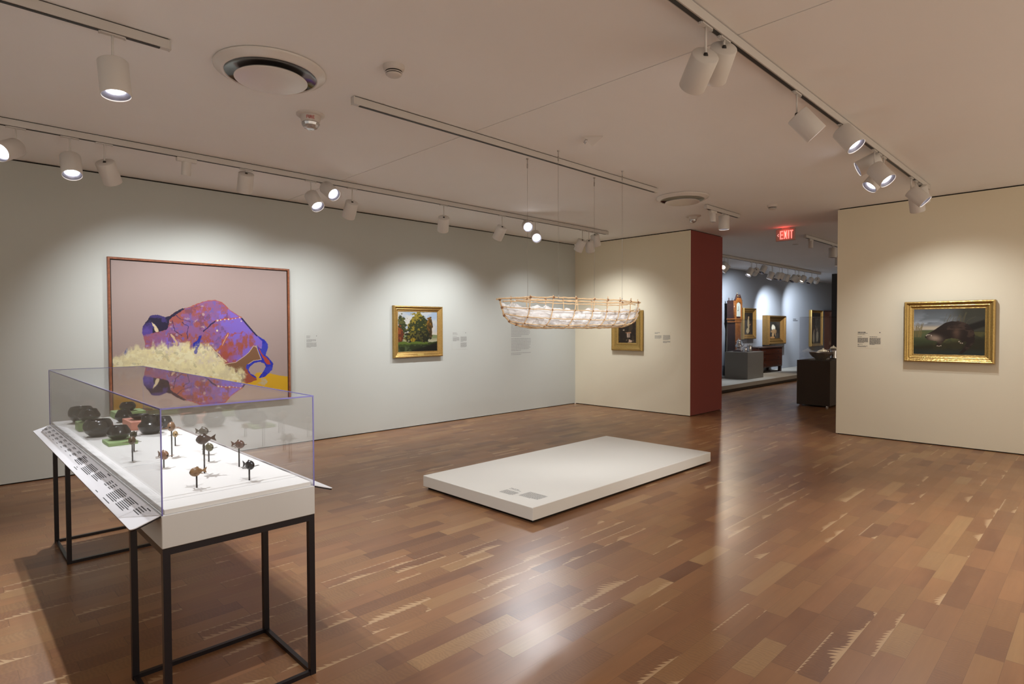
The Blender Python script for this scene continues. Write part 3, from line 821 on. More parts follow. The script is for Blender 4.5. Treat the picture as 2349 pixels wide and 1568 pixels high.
leg = [(0.735,0.574),(0.791,0.494),(0.847,0.455),(0.869,0.42),(0.865,0.378),(0.854,0.335),(0.883,0.299),(0.904,0.264),(0.896,0.221),(0.866,0.188),(0.844,0.164),(0.804,0.159),(0.837,0.207),(0.853,0.241),(0.845,0.267),(0.817,0.282),(0.781,0.279),(0.752,0.255),(0.738,0.222),(0.752,0.201),(0.787,0.177),(0.79,0.155),(0.73,0.172),(0.721,0.223),(0.731,0.264),(0.767,0.296),(0.809,0.299),(0.817,0.328),(0.796,0.371),(0.796,0.413),(0.828,0.383),(0.833,0.439),(0.804,0.477),(0.769,0.52)]
brown = [(0.775,0.41),(0.796,0.397),(0.807,0.354),(0.824,0.302),(0.774,0.296),(0.731,0.264),(0.72,0.215),(0.723,0.135),(0.688,0.142),(0.635,0.22),(0.588,0.277),(0.663,0.289),(0.718,0.333),(0.746,0.361)]
redleg = [(0.804,0.405),(0.832,0.345),(0.875,0.291),(0.886,0.261),(0.86,0.266),(0.832,0.319),(0.811,0.371)]
redfoot = [(0.724,0.256),(0.734,0.214),(0.758,0.183),(0.79,0.155),(0.794,0.142),(0.729,0.122),(0.713,0.14),(0.717,0.215)]
head = [(0.148,0.562),(0.161,0.588),(0.184,0.629),(0.207,0.641),(0.235,0.64),(0.264,0.626),(0.291,0.633),(0.323,0.666),(0.354,0.687),(0.372,0.687),(0.323,0.643),(0.287,0.604),(0.277,0.542),(0.228,0.524),(0.199,0.509),(0.182,0.502),(0.154,0.491),(0.146,0.521)]
dust = [(-0.008,0.337),(0.065,0.374),(0.103,0.406),(0.136,0.42),(0.181,0.412),(0.226,0.418),(0.285,0.42),(0.321,0.442),(0.35,0.426),(0.381,0.437),(0.417,0.408),(0.467,0.415),(0.506,0.421),(0.544,0.372),(0.576,0.306),(0.622,0.238),(0.668,0.218),(0.709,0.199),(0.716,0.148),(0.695,0.125),(0.439,0.17),(0.123,0.21),(-0.009,0.24)]
dust2 = [(0.73,0.139),(0.751,0.171),(0.794,0.177),(0.844,0.164),(0.873,0.136),(0.866,0.111),(0.815,0.098),(0.758,0.12)]
yellow = [(-0.02,-0.05),(1.02,-0.05),(1.02,0.158),(0.948,0.166),(0.888,0.187),(0.816,0.201),(0.787,0.198),(0.76,0.15),(0.688,0.15),(0.259,0.26),(-0.02,0.30)]
horn = [(0.197,0.59),(0.208,0.579),(0.223,0.55),(0.231,0.528),(0.219,0.52),(0.21,0.536),(0.204,0.562)]
p.lay(inside(ju, jv, yellow), (228, 178, 36))
p.lay(inside(u, v, [(0.0, -0.02), (0.55, -0.02), (0.5, 0.13), (0.0, 0.17)]), (205, 148, 30), 0.6)
bm = inside(ju, jv, body)
p.lay(bm, (140, 112, 214))
gr = (fbm(u, v, 70, 301, 3, 1.0, 0.6)-0.5)
rust = fbm(u, v, 7, 21, 6)+(0.50-u)*0.85+(v-0.5)*0.12+gr*0.35
p.lay(bm*p.ss(rust, 0.42, 0.62), (170, 92, 84))
p.lay(bm*p.ss(fbm(u, v, 13, 33, 5)+gr*0.4, 0.50, 0.64)*p.ss(0.66-u, 0, 0.12), (150, 104, 162), 0.85)
p.lay(bm*p.ss(fbm(u, v, 20, 43, 5)+gr*0.3+(0.3-v)*0.5, 0.60, 0.70), (178, 84, 56), 0.85)
p.lay(bm*p.ss(fbm(u, v, 24, 47, 5)+gr*0.4, 0.62, 0.72)*(u < 0.62), (118, 74, 104), 0.6)
p.lay(bm*p.ss(fbm(u, v, 34, 53, 4)+gr*0.3, 0.70, 0.78)*(u < 0.52), (206, 178, 170), 0.7)
p.lay(bm*p.ss(gr, 0.14, 0.24)*(u < 0.6), (112, 104, 190), 0.6)
p.lay(bm*p.ss(0.47-v+(fbm(u, v, 16, 57, 4)-0.5)*0.2, 0, 0.05)*p.ss(u-0.56, 0, 0.02)*p.ss(0.70-u, 0, 0.1)*p.ss(fbm(u, v, 10, 59, 4), 0.4, 0.55), (176, 88, 62), 0.9)
p.lay(bm*(dline(u, v, body[10:20]) < 0.006), (190, 92, 66), 0.8)
p.lay(inside(ju, jv, leg), (42, 50, 182))
p.lay(inside(ju, jv, leg)*(fbm(u, v, 18, 61) > 0.62), (70, 80, 200), 0.6)
p.lay(inside(ju, jv, brown), (138, 98, 68))
p.lay(inside(ju, jv, redleg), (188, 74, 52)); p.lay(inside(ju, jv, redfoot), (164, 84, 64))
p.lay((dline(u, v, [(0.704, 0.62), (0.735, 0.574), (0.776, 0.515), (0.797, 0.488)]) < 0.005), (34, 30, 80))
p.lay((dline(u, v, brown+brown[:1]) < 0.0022)*(v > 0.27), (226, 196, 170), 0.9)
hm = inside(ju, jv, head)
p.lay(hm, (40, 32, 62)); p.lay(hm*p.ss(fbm(u, v, 30, 71, 3), 0.5, 0.62), (74, 60, 128), 0.8)
p.lay(hm*p.ss(0.60-v, 0, 0.08)*(u < 0.2), (110, 84, 180), 0.7)
p.lay(inside(ju, jv, horn), (236, 214, 176))
p.lay(inside(ju, jv, [(0.15, 0.50), (0.27, 0.53), (0.27, 0.41), (0.165, 0.40)]), (160, 98, 128), 0.55)
for ln, wd, cl in (([(0.475,0.522),(0.507,0.562),(0.546,0.602)], 0.004, (52, 40, 92)), ([(0.546,0.602),(0.599,0.615),(0.646,0.617),(0.701,0.631)], 0.0035, (196, 90, 50)),
                   ([(0.618,0.509),(0.604,0.468),(0.581,0.42),(0.551,0.38)], 0.008, (188, 96, 66)), ([(0.618,0.509),(0.604,0.468),(0.581,0.42)], 0.002, (230, 190, 160)),
                   ([(0.467,0.426),(0.512,0.413),(0.55,0.364),(0.605,0.296)], 0.007, (170, 84, 56)), ([(0.512,0.413),(0.55,0.364),(0.605,0.296)], 0.003, (238, 214, 176)),
                   ([(0.311,0.647),(0.353,0.612),(0.401,0.597)], 0.002, (60, 50, 100)), ([(0.305,0.596),(0.316,0.527),(0.351,0.496)], 0.002, (70, 52, 92)),
                   ([(0.358,0.589),(0.388,0.562),(0.381,0.472)], 0.0022, (56, 46, 96)), ([(0.295,0.504),(0.321,0.458),(0.326,0.426)], 0.005, (222, 186, 150))):
    p.lay(dline(ju, jv, ln) < wd, cl)
for q in ((0.556, 0.604, 0.006), (0.575, 0.607, 0.004), (0.60, 0.611, 0.004), (0.622, 0.614, 0.005), (0.645, 0.615, 0.003), (0.665, 0.62, 0.003), (0.69, 0.626, 0.004), (0.553, 0.529, 0.006), (0.70, 0.60, 0.004)):
    p.lay(np.hypot(u-q[0], (v-q[1])*0.86) < q[2], (246, 222, 190))
p.lay(inside(ju, jv, [(0.449,0.494),(0.462,0.494),(0.452,0.431),(0.432,0.36),(0.416,0.353),(0.415,0.44),(0.436,0.455)]), (46, 52, 172))
p.lay(inside(ju, jv, [(0.054,0.375),(0.071,0.415),(0.075,0.393),(0.062,0.367)]), (110, 108, 160))
du = u+(fbm(u, v, 26, 81, 5)-0.5)*0.05; dv = v+(fbm(u, v, 30, 91, 5, 2.0, 0.7)-0.5)*0.085
dm = np.zeros(u.shape)
for k in range(10):
    a_ = k*2.4
    dm += inside(du+0.012*math.cos(a_)*(k/9)+gr*0.03, dv+0.030*math.sin(a_)*(k/9)+gr*0.05-0.006, dust)/10.0
p.lay(dm*(0.9+gr*0.6).clip(0.5, 1), (250, 238, 184)); p.lay(dm*p.ss(fbm(u, v, 16, 101, 6)+gr*0.3, 0.58, 0.74), (205, 190, 160), 0.45)
p.lay(dm*p.ss(fbm(u, v, 30, 111, 5)+gr*0.3, 0.56, 0.70), (255, 248, 205), 0.7)
p.lay(inside(u, v, dust)*p.ss(fbm(u, v, 40, 115, 4)+gr*0.5, 0.68, 0.76), (150, 142, 128), 0.4)
p.lay(p.ss(dm, 0.02, 0.4)*(1-p.ss(dm, 0.5, 0.95))*p.ss(gr, -0.05, 0.1), (176, 160, 158), 0.4)
d2 = inside(du, dv, dust2).astype(float)
p.lay(d2*p.ss(fbm(u, v, 22, 121, 4), 0.38, 0.6), (196, 186, 160), 0.85)
p.lay(inside(ju, jv, [(0.449,0.494),(0.452,0.431),(0.432,0.36),(0.42,0.36),(0.43,0.44)])*(fbm(u, v, 30, 131) > 0.42), (52, 58, 170), 0.8)
tb = thing('buffalo_painting', 'large framed picture of a violet and rust buffalo charging through dust', 'painting', (2.29, YG, 0.605))
O_ = Vector((0, YG, 0))
frame_mesh(O_, GX, GN, 1.312, 3.270, 0.605, 2.268, [(0.004, 0.0), (0, 0.004), (0, 0.050), (0.004, 0.054), (0.021, 0.054), (0.023, 0.050), (0.023, 0.022)]).build('frame', M['frame_wood'], tb)
MB().box(1.33, 3.25, YG-0.020, YG-0.0005, 0.625, 2.25).build('backing_board', M['frame_edge'], tb)
p.build(lambda a, b: (1.345+1.893*a, YG-0.034, 0.636+1.600*b), tb, M['canvas'])
mb = MB()
for x0, x1, z0, z1 in ((1.335, 1.345, 0.63, 2.245), (3.238, 3.247, 0.63, 2.245), (1.345, 3.238, 2.236, 2.245), (1.345, 3.238, 0.628, 0.636)):
    mb.box(x0, x1, YG-0.03, YG-0.021, z0, z1)
mb.build('float_gap', M['frame_edge'], tb)

# --- tree landscape
p = Pic(260, 230, (168, 186, 206)); p.k = 0.66
u, v = p.u, p.v
p.lay(p.ss(fbm(u, v, 4, 3), 0.45, 0.7), (216, 210, 196), 0.8)
p.lay(p.ss(0.72-v, 0.0, 0.4), (232, 210, 172), 0.75)
p.lay(v < 0.40+0.02*np.sin(u*9), (128, 138, 96))
p.lay((v < 0.33), (164, 160, 124)); p.lay((v < 0.29)*(u > 0.3), (184, 180, 150), 0.8)
def foliage(cx, cy, rx, ry, dark, light, seed, lx=-0.5):
    e = ell(u, v, cx, cy, rx, ry)+(fbm(u, v, 18, seed, 5)-0.5)*1.1
    mk = e < 1
    p.lay(mk, dark)
    lt = fbm(u, v, 28, seed+7, 5)+(lx*(u-cx)/rx)*0.16+0.10*(v-cy)/ry
    p.lay(mk*p.ss(lt, 0.53, 0.64), light, 0.9)
foliage(0.50, 0.62, 0.26, 0.34, (46, 54, 24), (150, 132, 44), 11)
foliage(0.10, 0.62, 0.11, 0.28, (50, 58, 32), (96, 96, 46), 12)
foliage(0.06, 0.40, 0.08, 0.22, (96, 44, 22), (150, 78, 34), 13)
foliage(0.42, 0.36, 0.26, 0.14, (34, 36, 18), (112, 104, 36), 14)
foliage(0.80, 0.68, 0.07, 0.18, (74, 54, 22), (140, 98, 34), 15)
foliage(0.82, 0.48, 0.05, 0.14, (60, 46, 22), (120, 86, 34), 16)
p.lay(dline(u, v, [(0.81, 0.3), (0.82, 0.6)]) < 0.008, (60, 44, 24))
foliage(0.62, 0.36, 0.20, 0.16, (32, 34, 18), (84, 80, 34), 17)
foliage(0.38, 0.30, 0.06, 0.05, (128, 104, 24), (190, 160, 40), 18)
gm = v+(fbm(u, v, 8, 19, 3)-0.5)*0.10
p.lay(gm < 0.24, (58, 72, 28)); p.lay((gm < 0.245)*(gm > 0.19)*(u < 0.75), (98, 118, 44), 0.8)
p.lay((gm < 0.16), (40, 48, 22)); p.lay((gm < 0.16)*p.ss(fbm(u, v, 9, 25), 0.5, 0.65), (86, 98, 62), 0.7)
p.lay(p.ss(-(v-0.05-(u-0.45)*0.30), -0.06, 0.02)*(u > 0.35), (22, 22, 14))
PROF = lambda w_, d_: [(0.004, 0.0), (0.0, 0.006), (0.0, d_*0.72), (w_*0.06, d_*0.94), (w_*0.16, d_), (w_*0.26, d_*0.93), (w_*0.32, d_*0.80), (w_*0.48, d_*0.66), (w_*0.56, d_*0.70), (w_*0.66, d_*0.62), (w_*0.84, d_*0.44), (w_*0.92, d_*0.46), (w_, d_*0.38), (w_, d_*0.2)]
tl_ = picture('landscape_painting', 'gilt framed landscape of autumn trees by a stream on the green wall', (0, YG, 0), GX, GN, 4.835, 5.735, 1.062, 1.841, PROF(0.088, 0.065), M['gilt'], p, 0.084, 0.022)
MB().box(5.245, 5.365, YG-0.058, YG-0.050, 1.086, 1.112).build('name_plate', M['brass'], tl_)

# --- otter-like animal on a bank
p = Pic(280, 200, (98, 104, 108)); p.k = 1.0
u, v = p.u, p.v
p.lay(p.ss(fbm(u, v, 3, 5, 4, 1, 2.2), 0.42, 0.62), (128, 134, 140), 0.7)
p.lay(p.ss(v, 0.80, 1.0), (70, 72, 74), 0.7)
p.lay(p.ss(0.36-np.abs(v-0.66), 0.2, 0.36)*(u < 0.55)*p.ss(fbm(u, v, 4, 6, 3, 1, 2), 0.45, 0.6), (168, 176, 184), 0.7)
p.lay(np.exp(-((v-0.58)/0.05)**2)*(u < 0.5), (204, 186, 156), 0.7)
p.lay((v < 0.52+0.02*np.sin(u*7)), (84, 92, 62))
p.lay(p.ss(u, 0.45, 0.75), (52, 50, 36), 0.92)
p.lay(p.ss(0.45-v, 0, 0.2), (46, 52, 34), 0.8)
p.lay(p.ss(fbm(u, v, 6, 7, 4), 0.55, 0.7)*(v < 0.5), (96, 92, 52), 0.5)
p.lay(p.ss(0.30-v+(u-0.3)*0.2, 0, 0.12), (40, 36, 24), 0.8)
p.lay(p.ss(0.16-v, 0, 0.12), (44, 54, 52), 0.6)
for k in range(26):
    x0 = 0.01+RND.random()*0.10; a = RND.uniform(-0.5, 0.6)
    p.lay(dline(u, v, [(x0, 0.38), (x0+a*0.05, 0.55), (x0+a*0.14, 0.60+RND.random()*0.12)]) < 0.003, (112, 100, 66), 0.7)
for k in range(22):
    x0 = 0.40+RND.random()*0.35; a = RND.uniform(-0.2, 0.9)
    p.lay(dline(u, v, [(x0, 0.55), (x0+a*0.08, 0.75), (x0+a*0.20, 0.82+RND.random()*0.12)]) < 0.003, (86, 80, 58), 0.6)
p.lay(p.ss(0.10-np.abs(v-0.60-(u-0.82)*0.5), 0, 0.05)*(u > 0.78), (26, 22, 18), 0.9)
fur = (fbm(u, v, 30, 9, 3)-0.5)*0.03
an = [(0.17,0.40),(0.21,0.46),(0.28,0.52),(0.38,0.62),(0.46,0.70),(0.55,0.735),(0.66,0.73),(0.75,0.69),(0.81,0.61),(0.85,0.55),(0.875,0.42),(0.86,0.28),(0.80,0.15),(0.70,0.03),(0.66,0.04),(0.72,0.16),(0.77,0.28),(0.74,0.30),(0.70,0.27),(0.66,0.33),(0.56,0.37),(0.46,0.33),(0.42,0.25),(0.38,0.19),(0.33,0.21),(0.36,0.28),(0.33,0.30),(0.24,0.30),(0.19,0.34)]
am = inside(u+fur, v+fur, an)
p.lay(am, (38, 29, 24)); p.lay(am*p.ss(fbm(u, v, 10, 15, 4, 1, 1.6), 0.54, 0.7), (70, 54, 44), 0.7)
p.lay(am*np.exp(-(ell(u, v, 0.62, 0.48, 0.05, 0.12))**2), (96, 74, 60), 0.6)
p.lay(am*np.exp(-(ell(u, v, 0.31, 0.36, 0.10, 0.07, -0.4))**2*1.3), (156, 136, 118), 0.85)
p.lay(am*(ell(u, v, 0.225, 0.415, 0.045, 0.03) < 1)*(ell(u, v, 0.225, 0.405, 0.035, 0.022) > 1), (206, 190, 172), 0.8)
p.lay(ell(u, v, 0.185, 0.385, 0.014, 0.012) < 1, (20, 16, 14))
p.lay(ell(u, v, 0.245, 0.43, 0.008, 0.008) < 1, (14, 12, 10))
for q in ((0.35, 0.19), (0.375, 0.185), (0.40, 0.195), (0.655, 0.29), (0.675, 0.26), (0.70, 0.255)):
    p.lay(ell(u, v, q[0], q[1], 0.010, 0.014) < 1, (176, 160, 142), 0.8)
picture('animal_painting', 'wide gilt framed picture of a dark brown otter on a river bank', (XR, 0, 0), BX, BN, -1.888, -0.968, 1.053, 1.822, PROF(0.102, 0.085), M['gilt_bright'], p, 0.100, 0.034)

# --- waterfall in a dark wood
p = Pic(90, 110, (34, 26, 20)); p.k = 1.1
u, v = p.u, p.v
p.lay(p.ss(fbm(u, v, 6, 31, 4), 0.5, 0.7), (60, 48, 32), 0.8)
p.lay(p.ss(v, 0.75, 1.0)*p.ss(fbm(u, v, 7, 35), 0.4, 0.6), (120, 112, 86), 0.7)
p.lay(p.ss(0.13-np.abs(u-0.55), 0, 0.08)*p.ss(v-0.20, 0, 0.04)*p.ss(0.40-v, 0, 0.03)*p.ss(fbm(u, v, 9, 37, 4, 3.5, 0.3), 0.40, 0.66), (170, 146, 128), 0.85)
p.lay(p.ss(1.2-ell(u, v, 0.55, 0.41, 0.15, 0.03)-(fbm(u, v, 16, 38)-0.5)*1.6, 0, 0.5), (176, 132, 100), 0.7)
p.lay(p.ss(1.2-ell(u, v, 0.30, 0.52, 0.06, 0.025)-(fbm(u, v, 16, 40)-0.5), 0, 0.5), (186, 166, 142), 0.7)
p.lay(p.ss(1.2-ell(u, v, 0.64, 0.08, 0.24, 0.06), 0, 0.3)*p.ss(fbm(u, v, 13, 39, 4), 0.45, 0.62), (190, 160, 136), 0.85)
picture('waterfall_painting', 'gilt framed dark waterfall picture on the yellow wall behind the boat', (XB, 0, 0), BX, BN, -6.547, -5.883, 1.085, 1.815, [(0.004, 0.0), (0, 0.006), (0, 0.055), (0.012, 0.068), (0.030, 0.070), (0.045, 0.058), (0.060, 0.046), (0.10, 0.038), (0.112, 0.042), (0.128, 0.030), (0.142, 0.026), (0.142, 0.012)], M['gilt_bright'], p, 0.138, 0.020)

# --- far gallery pictures
def figure_pic(nx, ny, seed, blobs, bg=(40, 36, 32)):
    p = Pic(nx, ny, bg); p.k = 0.9; u, v = p.u, p.v
    p.lay(p.ss(fbm(u, v, 4, seed, 4), 0.45, 0.7), tuple(int(c*1.7) for c in bg), 0.7)
    for cx, cy, rx, ry, rot, col in blobs:
        e = ell(u, v, cx, cy, rx, ry, rot)+(fbm(u, v, 12, seed+5, 3)-0.5)*0.5
        p.lay(p.ss(1.1-e, 0, 0.35), col, 0.95)
    return p
FW = Vector((0, 7.5, 0))
GP = 'pictures on the far gallery wall'
p = figure_pic(40, 60, 51, [(0.5, 0.77, 0.07, 0.07, 0, (196, 166, 130)), (0.48, 0.48, 0.12, 0.26, 0.1, (190, 176, 142)), (0.42, 0.18, 0.20, 0.14, 0.3, (186, 172, 140)), (0.66, 0.45, 0.10, 0.03, 0.4, (170, 120, 90))])
picture('portrait_painting', 'gilt framed portrait of a pale figure beside the tall clock in the far gallery', FW, GX, GN, 16.62, 17.46, 1.16, 2.065, PROF(0.14, 0.10), M['gilt'], p, 0.13, 0.04, GP)
p = figure_pic(50, 60, 61, [(0.45, 0.62, 0.16, 0.20, 0.2, (196, 186, 166)), (0.5, 0.42, 0.24, 0.14, 0, (128, 98, 66)), (0.42, 0.22, 0.08, 0.16, 0, (150, 120, 84)), (0.62, 0.25, 0.05, 0.14, 0.2, (120, 92, 64)), (0.40, 0.06, 0.2, 0.06, 0, (140, 100, 60))])
picture('figure_painting', 'heavy gilt framed picture with a bright centre above the dark chest', FW, GX, GN, 18.10, 19.44, 0.965, 1.87, PROF(0.20, 0.22), M['gilt_dark'], p, 0.19, 0.09, GP)
p = figure_pic(40, 70, 71, [(0.30, 0.20, 0.10, 0.22, 0, (176, 160, 138)), (0.65, 0.24, 0.12, 0.20, 0, (190, 176, 150)), (0.35, 0.42, 0.05, 0.05, 0, (180, 150, 126)), (0.62, 0.45, 0.06, 0.05, 0, (180, 150, 126))])
picture('tall_painting', 'tall narrow gilt framed picture seen above the taupe pedestal case', FW, GX, GN, 22.05, 23.22, 0.82, 2.11, PROF(0.10, 0.10), M['gilt'], p, 0.09, 0.04, GP)

# ------------------------------------------------------------------ platform under the boat
t = thing('low_platform', 'long low white platform on the wood floor under the hanging boat', 'platform', (4.66, 3.78, 0))
MB().bbox(3.238, 6.085, 3.078, 4.492, 0.027, 0.127, 0.003).build('slab', M['platform'], t)
MB().box(3.27, 6.05, 3.115, 4.455, 0.0, 0.027).build('recessed_base', M['gap'], t)
# printed captions near the front corner, reading from the front edge
for rw in ([(0.02, 0.21, 0.10, 0.010), (0.02, 0.19, 0.14, 0.008)], para(0.03, 0.15, 0.15, 8, 0.006, 0.012), para(0.22, 0.24, 0.20, 12, 0.006, 0.012)):
    text_rows(MB(), (3.30, 3.62, 0.127), (0, -1, 0), (1, 0, 0), (0, 0, 1), rw).build('caption', M['text_grey'], t)

# ------------------------------------------------------------------ hanging boat of willow rods
BT0 = [0, 0.3, 0.55, 0.75, 0.9, 1.0]
SL = [(3.60, 1.757), (3.625, 1.685), (3.65, 1.615), (3.72, 1.555), (3.83, 1.522), (3.98, 1.500)]
SRr = [(5.80, 1.790), (5.79, 1.705), (5.765, 1.635), (5.70, 1.570), (5.60, 1.535), (5.48, 1.512)]
def lerp_t(tab, t):
    for i in range(len(BT0)-1):
        if t <= BT0[i+1]+1e-9:
            k = (t-BT0[i])/(BT0[i+1]-BT0[i]); a, b = tab[i], tab[i+1]
            return (a[0]+(b[0]-a[0])*k, a[1]+(b[1]-a[1])*k)
    return tab[-1]
def hull(uu, t, side, k=1.0):
    a, b = lerp_t(SL, t), lerp_t(SRr, t)
    x = a[0]+(b[0]-a[0])*uu
    e = abs(2*uu-1)**5
    zt = 1.787-0.287*math.sin(t*math.pi/2)
    z = (a[1]*(1-uu)+b[1]*uu)*e+zt*(1-e)
    hw = 0.014+0.190*(max(0.0, 1-abs(2*uu-1)**2.6))**0.75
    y = 3.82+side*k*hw*max(0.0, math.cos(t*math.pi/2))**0.75
    return Vector((x, y, z))
boat = thing('willow_boat', 'openwork boat of peeled willow rods lined with crumpled white film, hung on wires', 'boat sculpture', (4.7, 3.82, 1.5))
rb = random.Random(11)
def wob(p, s=0.004): return p+Vector((rb.uniform(-s, s), rb.uniform(-s, s), rb.uniform(-s, s)))
for side in (-1, 1):
    pts = [wob(hull(i/40, 0, side)) for i in range(41)]
    pts[0] = pts[0]+Vector((-0.03, 0, 0.002))
    MB().tube(pts, 0.0072, 8).build('gunwale', M['twig'], boat)
    pts = [wob(hull(i/40, 0.07, side), 0.005) for i in range(2, 36 if side < 0 else 39)]
    MB().tube(pts, 0.006, 8).build('gunwale', M['twig'], boat)
    for tt in (0.27, 0.50, 0.72, 0.88):
        w0 = rb.uniform(-0.02, 0.02)
        pts = [wob(hull(i/40, min(0.97, tt+w0*math.sin(i/6.0)), side)) for i in range(41)]
        MB().tube(pts, 0.0048, 7).build('stringer', M['twig'], boat)
    st = [hull(0, t_/10, side) for t_ in range(11)]
for k, dy in enumerate((-0.035, 0.0, 0.035)):
    pts = [wob(hull(i/40, 1.0, 1)+Vector((0, dy*(1-abs(i/20-1)**3), 0.004*abs(k-1)))) for i in range(41)]
    MB().tube(pts, 0.0065, 8).build('keel_rod', M['twig'], boat)
for e_ in (0, 1):
    MB().tube([wob(hull(e_, t_/12, 1), 0.002)+Vector((0, -0.01, 0)) for t_ in range(-1 if False else 0, 13)], 0.0075, 8).build('stem_post', M['twig'], boat)
for xr in (3.86, 4.12, 4.42, 4.70, 4.93, 5.16, 5.40, 5.62):
    pts = []
    up_ = 0.02 if xr < 4.9 else 0.035
    for j in range(-10, 11):
        t_ = 1-abs(j)/10; sd = -1 if j < 0 else 1
        a, b = lerp_t(SL, t_), lerp_t(SRr, t_)
        uu = min(1, max(0, (xr-a[0])/(b[0]-a[0])))
        pts.append(wob(hull(uu, t_, sd), 0.003))
    pts = [pts[0]+Vector((0, 0, up_))]+pts+[pts[-1]+Vector((0, 0, up_))]
    MB().tube(pts, 0.0052, 7).build('rib', M['twig'], boat)
    for tt, rr_ in ((0.0, 0.014), (0.27, 0.010), (0.5, 0.009), (0.72, 0.009)):
        for sd in (-1, 1):
            a, b = lerp_t(SL, tt), lerp_t(SRr, tt)
            uu = min(1, max(0, (xr-a[0])/(b[0]-a[0])))
            c = hull(uu, tt, sd)
            mb = MB(); mb.lathe([(0.0001, -rr_), (rr_*0.8, -rr_*0.6), (rr_, 0), (rr_*0.8, rr_*0.6), (0.0001, rr_)], 7, c); mb.build('lashing', M['lashing'], boat)
for e_, lst in ((0, (0.0, 0.3, 0.55, 0.72, 0.85)), (1, (0.0, 0.3, 0.55, 0.78))):
    for tt in lst:
        c = hull(e_, tt, 1)+Vector((0, -0.012, 0))
        MB().lathe([(0.0001, -0.014), (0.010, -0.009), (0.0125, 0), (0.010, 0.009), (0.0001, 0.014)], 8, c).build('lashing', M['lashing'], boat)
# liner
NU, NV = 96, 40
vs, fs = [], []
for i in range(NU+1):
    uu = 0.015+0.97*i/NU
    top = 0.10+0.20*mnoise.noise(Vector((uu*9, 3.1, 0)))**2*4
    topf = 0.26+0.5*abs(mnoise.noise(Vector((uu*11, 8.7, 0))))
    if uu < 0.25: topf = 0.10+topf*0.2
    for j in range(NV+1):
        s_ = -1+2*j/NV
        sd = -1 if s_ < 0 else 1
        tstart = (0.20+0.30*abs(mnoise.noise(Vector((uu*7, 5.5, 0))))) if sd < 0 else topf
        t_ = 1-(1-min(0.6, tstart))*abs(s_)
        q = hull(uu, min(1, t_), sd, 0.86)
        nn = Vector((mnoise.noise(Vector((uu*26, s_*9, 1.3))), mnoise.noise(Vector((uu*22, s_*9, 7.3))), mnoise.noise(Vector((uu*24, s_*8, 4.4)))))
        n2 = Vector((mnoise.noise(Vector((uu*60, s_*20, 2.3))), mnoise.noise(Vector((uu*60, s_*20, 9.3))), mnoise.noise(Vector((uu*60, s_*20, 3.4)))))
        vs.append(q+nn*0.022+n2*0.010+Vector((0, 0, 0.014)))
for i in range(NU):
    for j in range(NV):
        fs.append((i*(NV+1)+j, (i+1)*(NV+1)+j, (i+1)*(NV+1)+j+1, i*(NV+1)+j+1))
MB().add(vs, fs, 0, True).build('liner', M['liner'], boat, label='crumpled translucent white film lining')
# wires
WG = 'thin wires the boat hangs from'
for lab, x, y, uu_ in (('thin hanging wire at the left end of the boat, on its far side', 4.15, 4.008, None), ('thin hanging wire left of centre on the near side of the boat', 4.175, 3.632, None),
                  ('thin hanging wire right of centre on the far side of the boat', 5.205, 4.006, None), ('thin hanging wire nearest the right end of the boat', 5.20, 3.634, None)):
    t = thing('hanging_wire', lab, 'wire', (x, y, H), 0, WG)
    MB().tube([(x, y, 1.79), (x, y, 3.06)], 0.0013, 6).build('cable', M['wire'], t)
    MB().tube([(x, y, 3.055), (x, y, 3.10)], 0.006, 8).lathe([(0.0001, 3.10), (0.004, 3.105), (0.004, 3.135), (0.010, 3.14), (0.012, H), ], 10, (x, y, 0)).build('ceiling_hook', M['wire'], t)
    MB().tube([(x, y, 1.775), (x, y, 1.815)], 0.004, 8).build('end_clip', M['wire'], t)

# ------------------------------------------------------------------ glass display case
X0, X1, Y0, Y1 = 0.576, 1.162, 2.405, 5.315
ZP0, ZP1, ZD, ZA = 0.70, 0.822, 0.840, 1.212
case = thing('display_case', 'long clear-topped display case on black steel legs holding pots and fish', 'display case', ((X0+X1)/2, (Y0+Y1)/2, 0))
MB().bbox(X0, X1, Y0, Y1, ZP0, ZP1, 0.002).build('base_box', M['case_white'], case)
MB().bbox(X0+0.012, X1-0.012, Y0+0.012, Y1-0.012, ZP1, ZD, 0.001).build('deck', M['deck_white'], case)
MB().box(X0+0.012, X1-0.012, 2.545, 2.5465, ZD, ZD+0.0004).build('deck_seam', M['text_mid'], case)
T_ = 0.005
for nm, b in (('pane', (X0+0.002, X1-0.002, Y0+0.002, Y0+0.002+T_, ZP1, ZA)), ('pane', (X0+0.002, X1-0.002, Y1-0.002-T_, Y1-0.002, ZP1, ZA)),
              ('pane', (X0+0.002, X0+0.002+T_, Y0+0.008, Y1-0.008, ZP1, ZA)), ('pane', (X1-0.002-T_, X1-0.002, Y0+0.008, Y1-0.008, ZP1, ZA)),
              ('top_pane', (X0+0.008, X1-0.008, Y0+0.008, Y1-0.008, ZA-T_, ZA))):
    MB().box(*b).build(nm, M['acrylic_top' if nm == 'top_pane' else 'acrylic'], case)
E_ = 0.005
for (x, y) in ((X0, Y0), (X1, Y0), (X0, Y1), (X1, Y1)):
    MB().box(x-(E_ if x == X1 else -0.0005), x+(E_ if x == X0 else -0.0005), y-(E_ if y == Y1 else -0.0005), y+(E_ if y == Y0 else -0.0005), ZP1, ZA+0.001).build('polished_edge', M['acrylic_edge'], case)
for y in (Y0, Y1-E_): MB().box(X0+E_, X1-E_, y, y+E_, ZA-0.004, ZA+0.0015).build('polished_edge', M['acrylic_edge'], case)
for x in (X0, X1-E_): MB().box(x, x+E_, Y0+E_, Y1-E_, ZA-0.004, ZA+0.0015).build('polished_edge', M['acrylic_edge'], case)
LG = 0.025
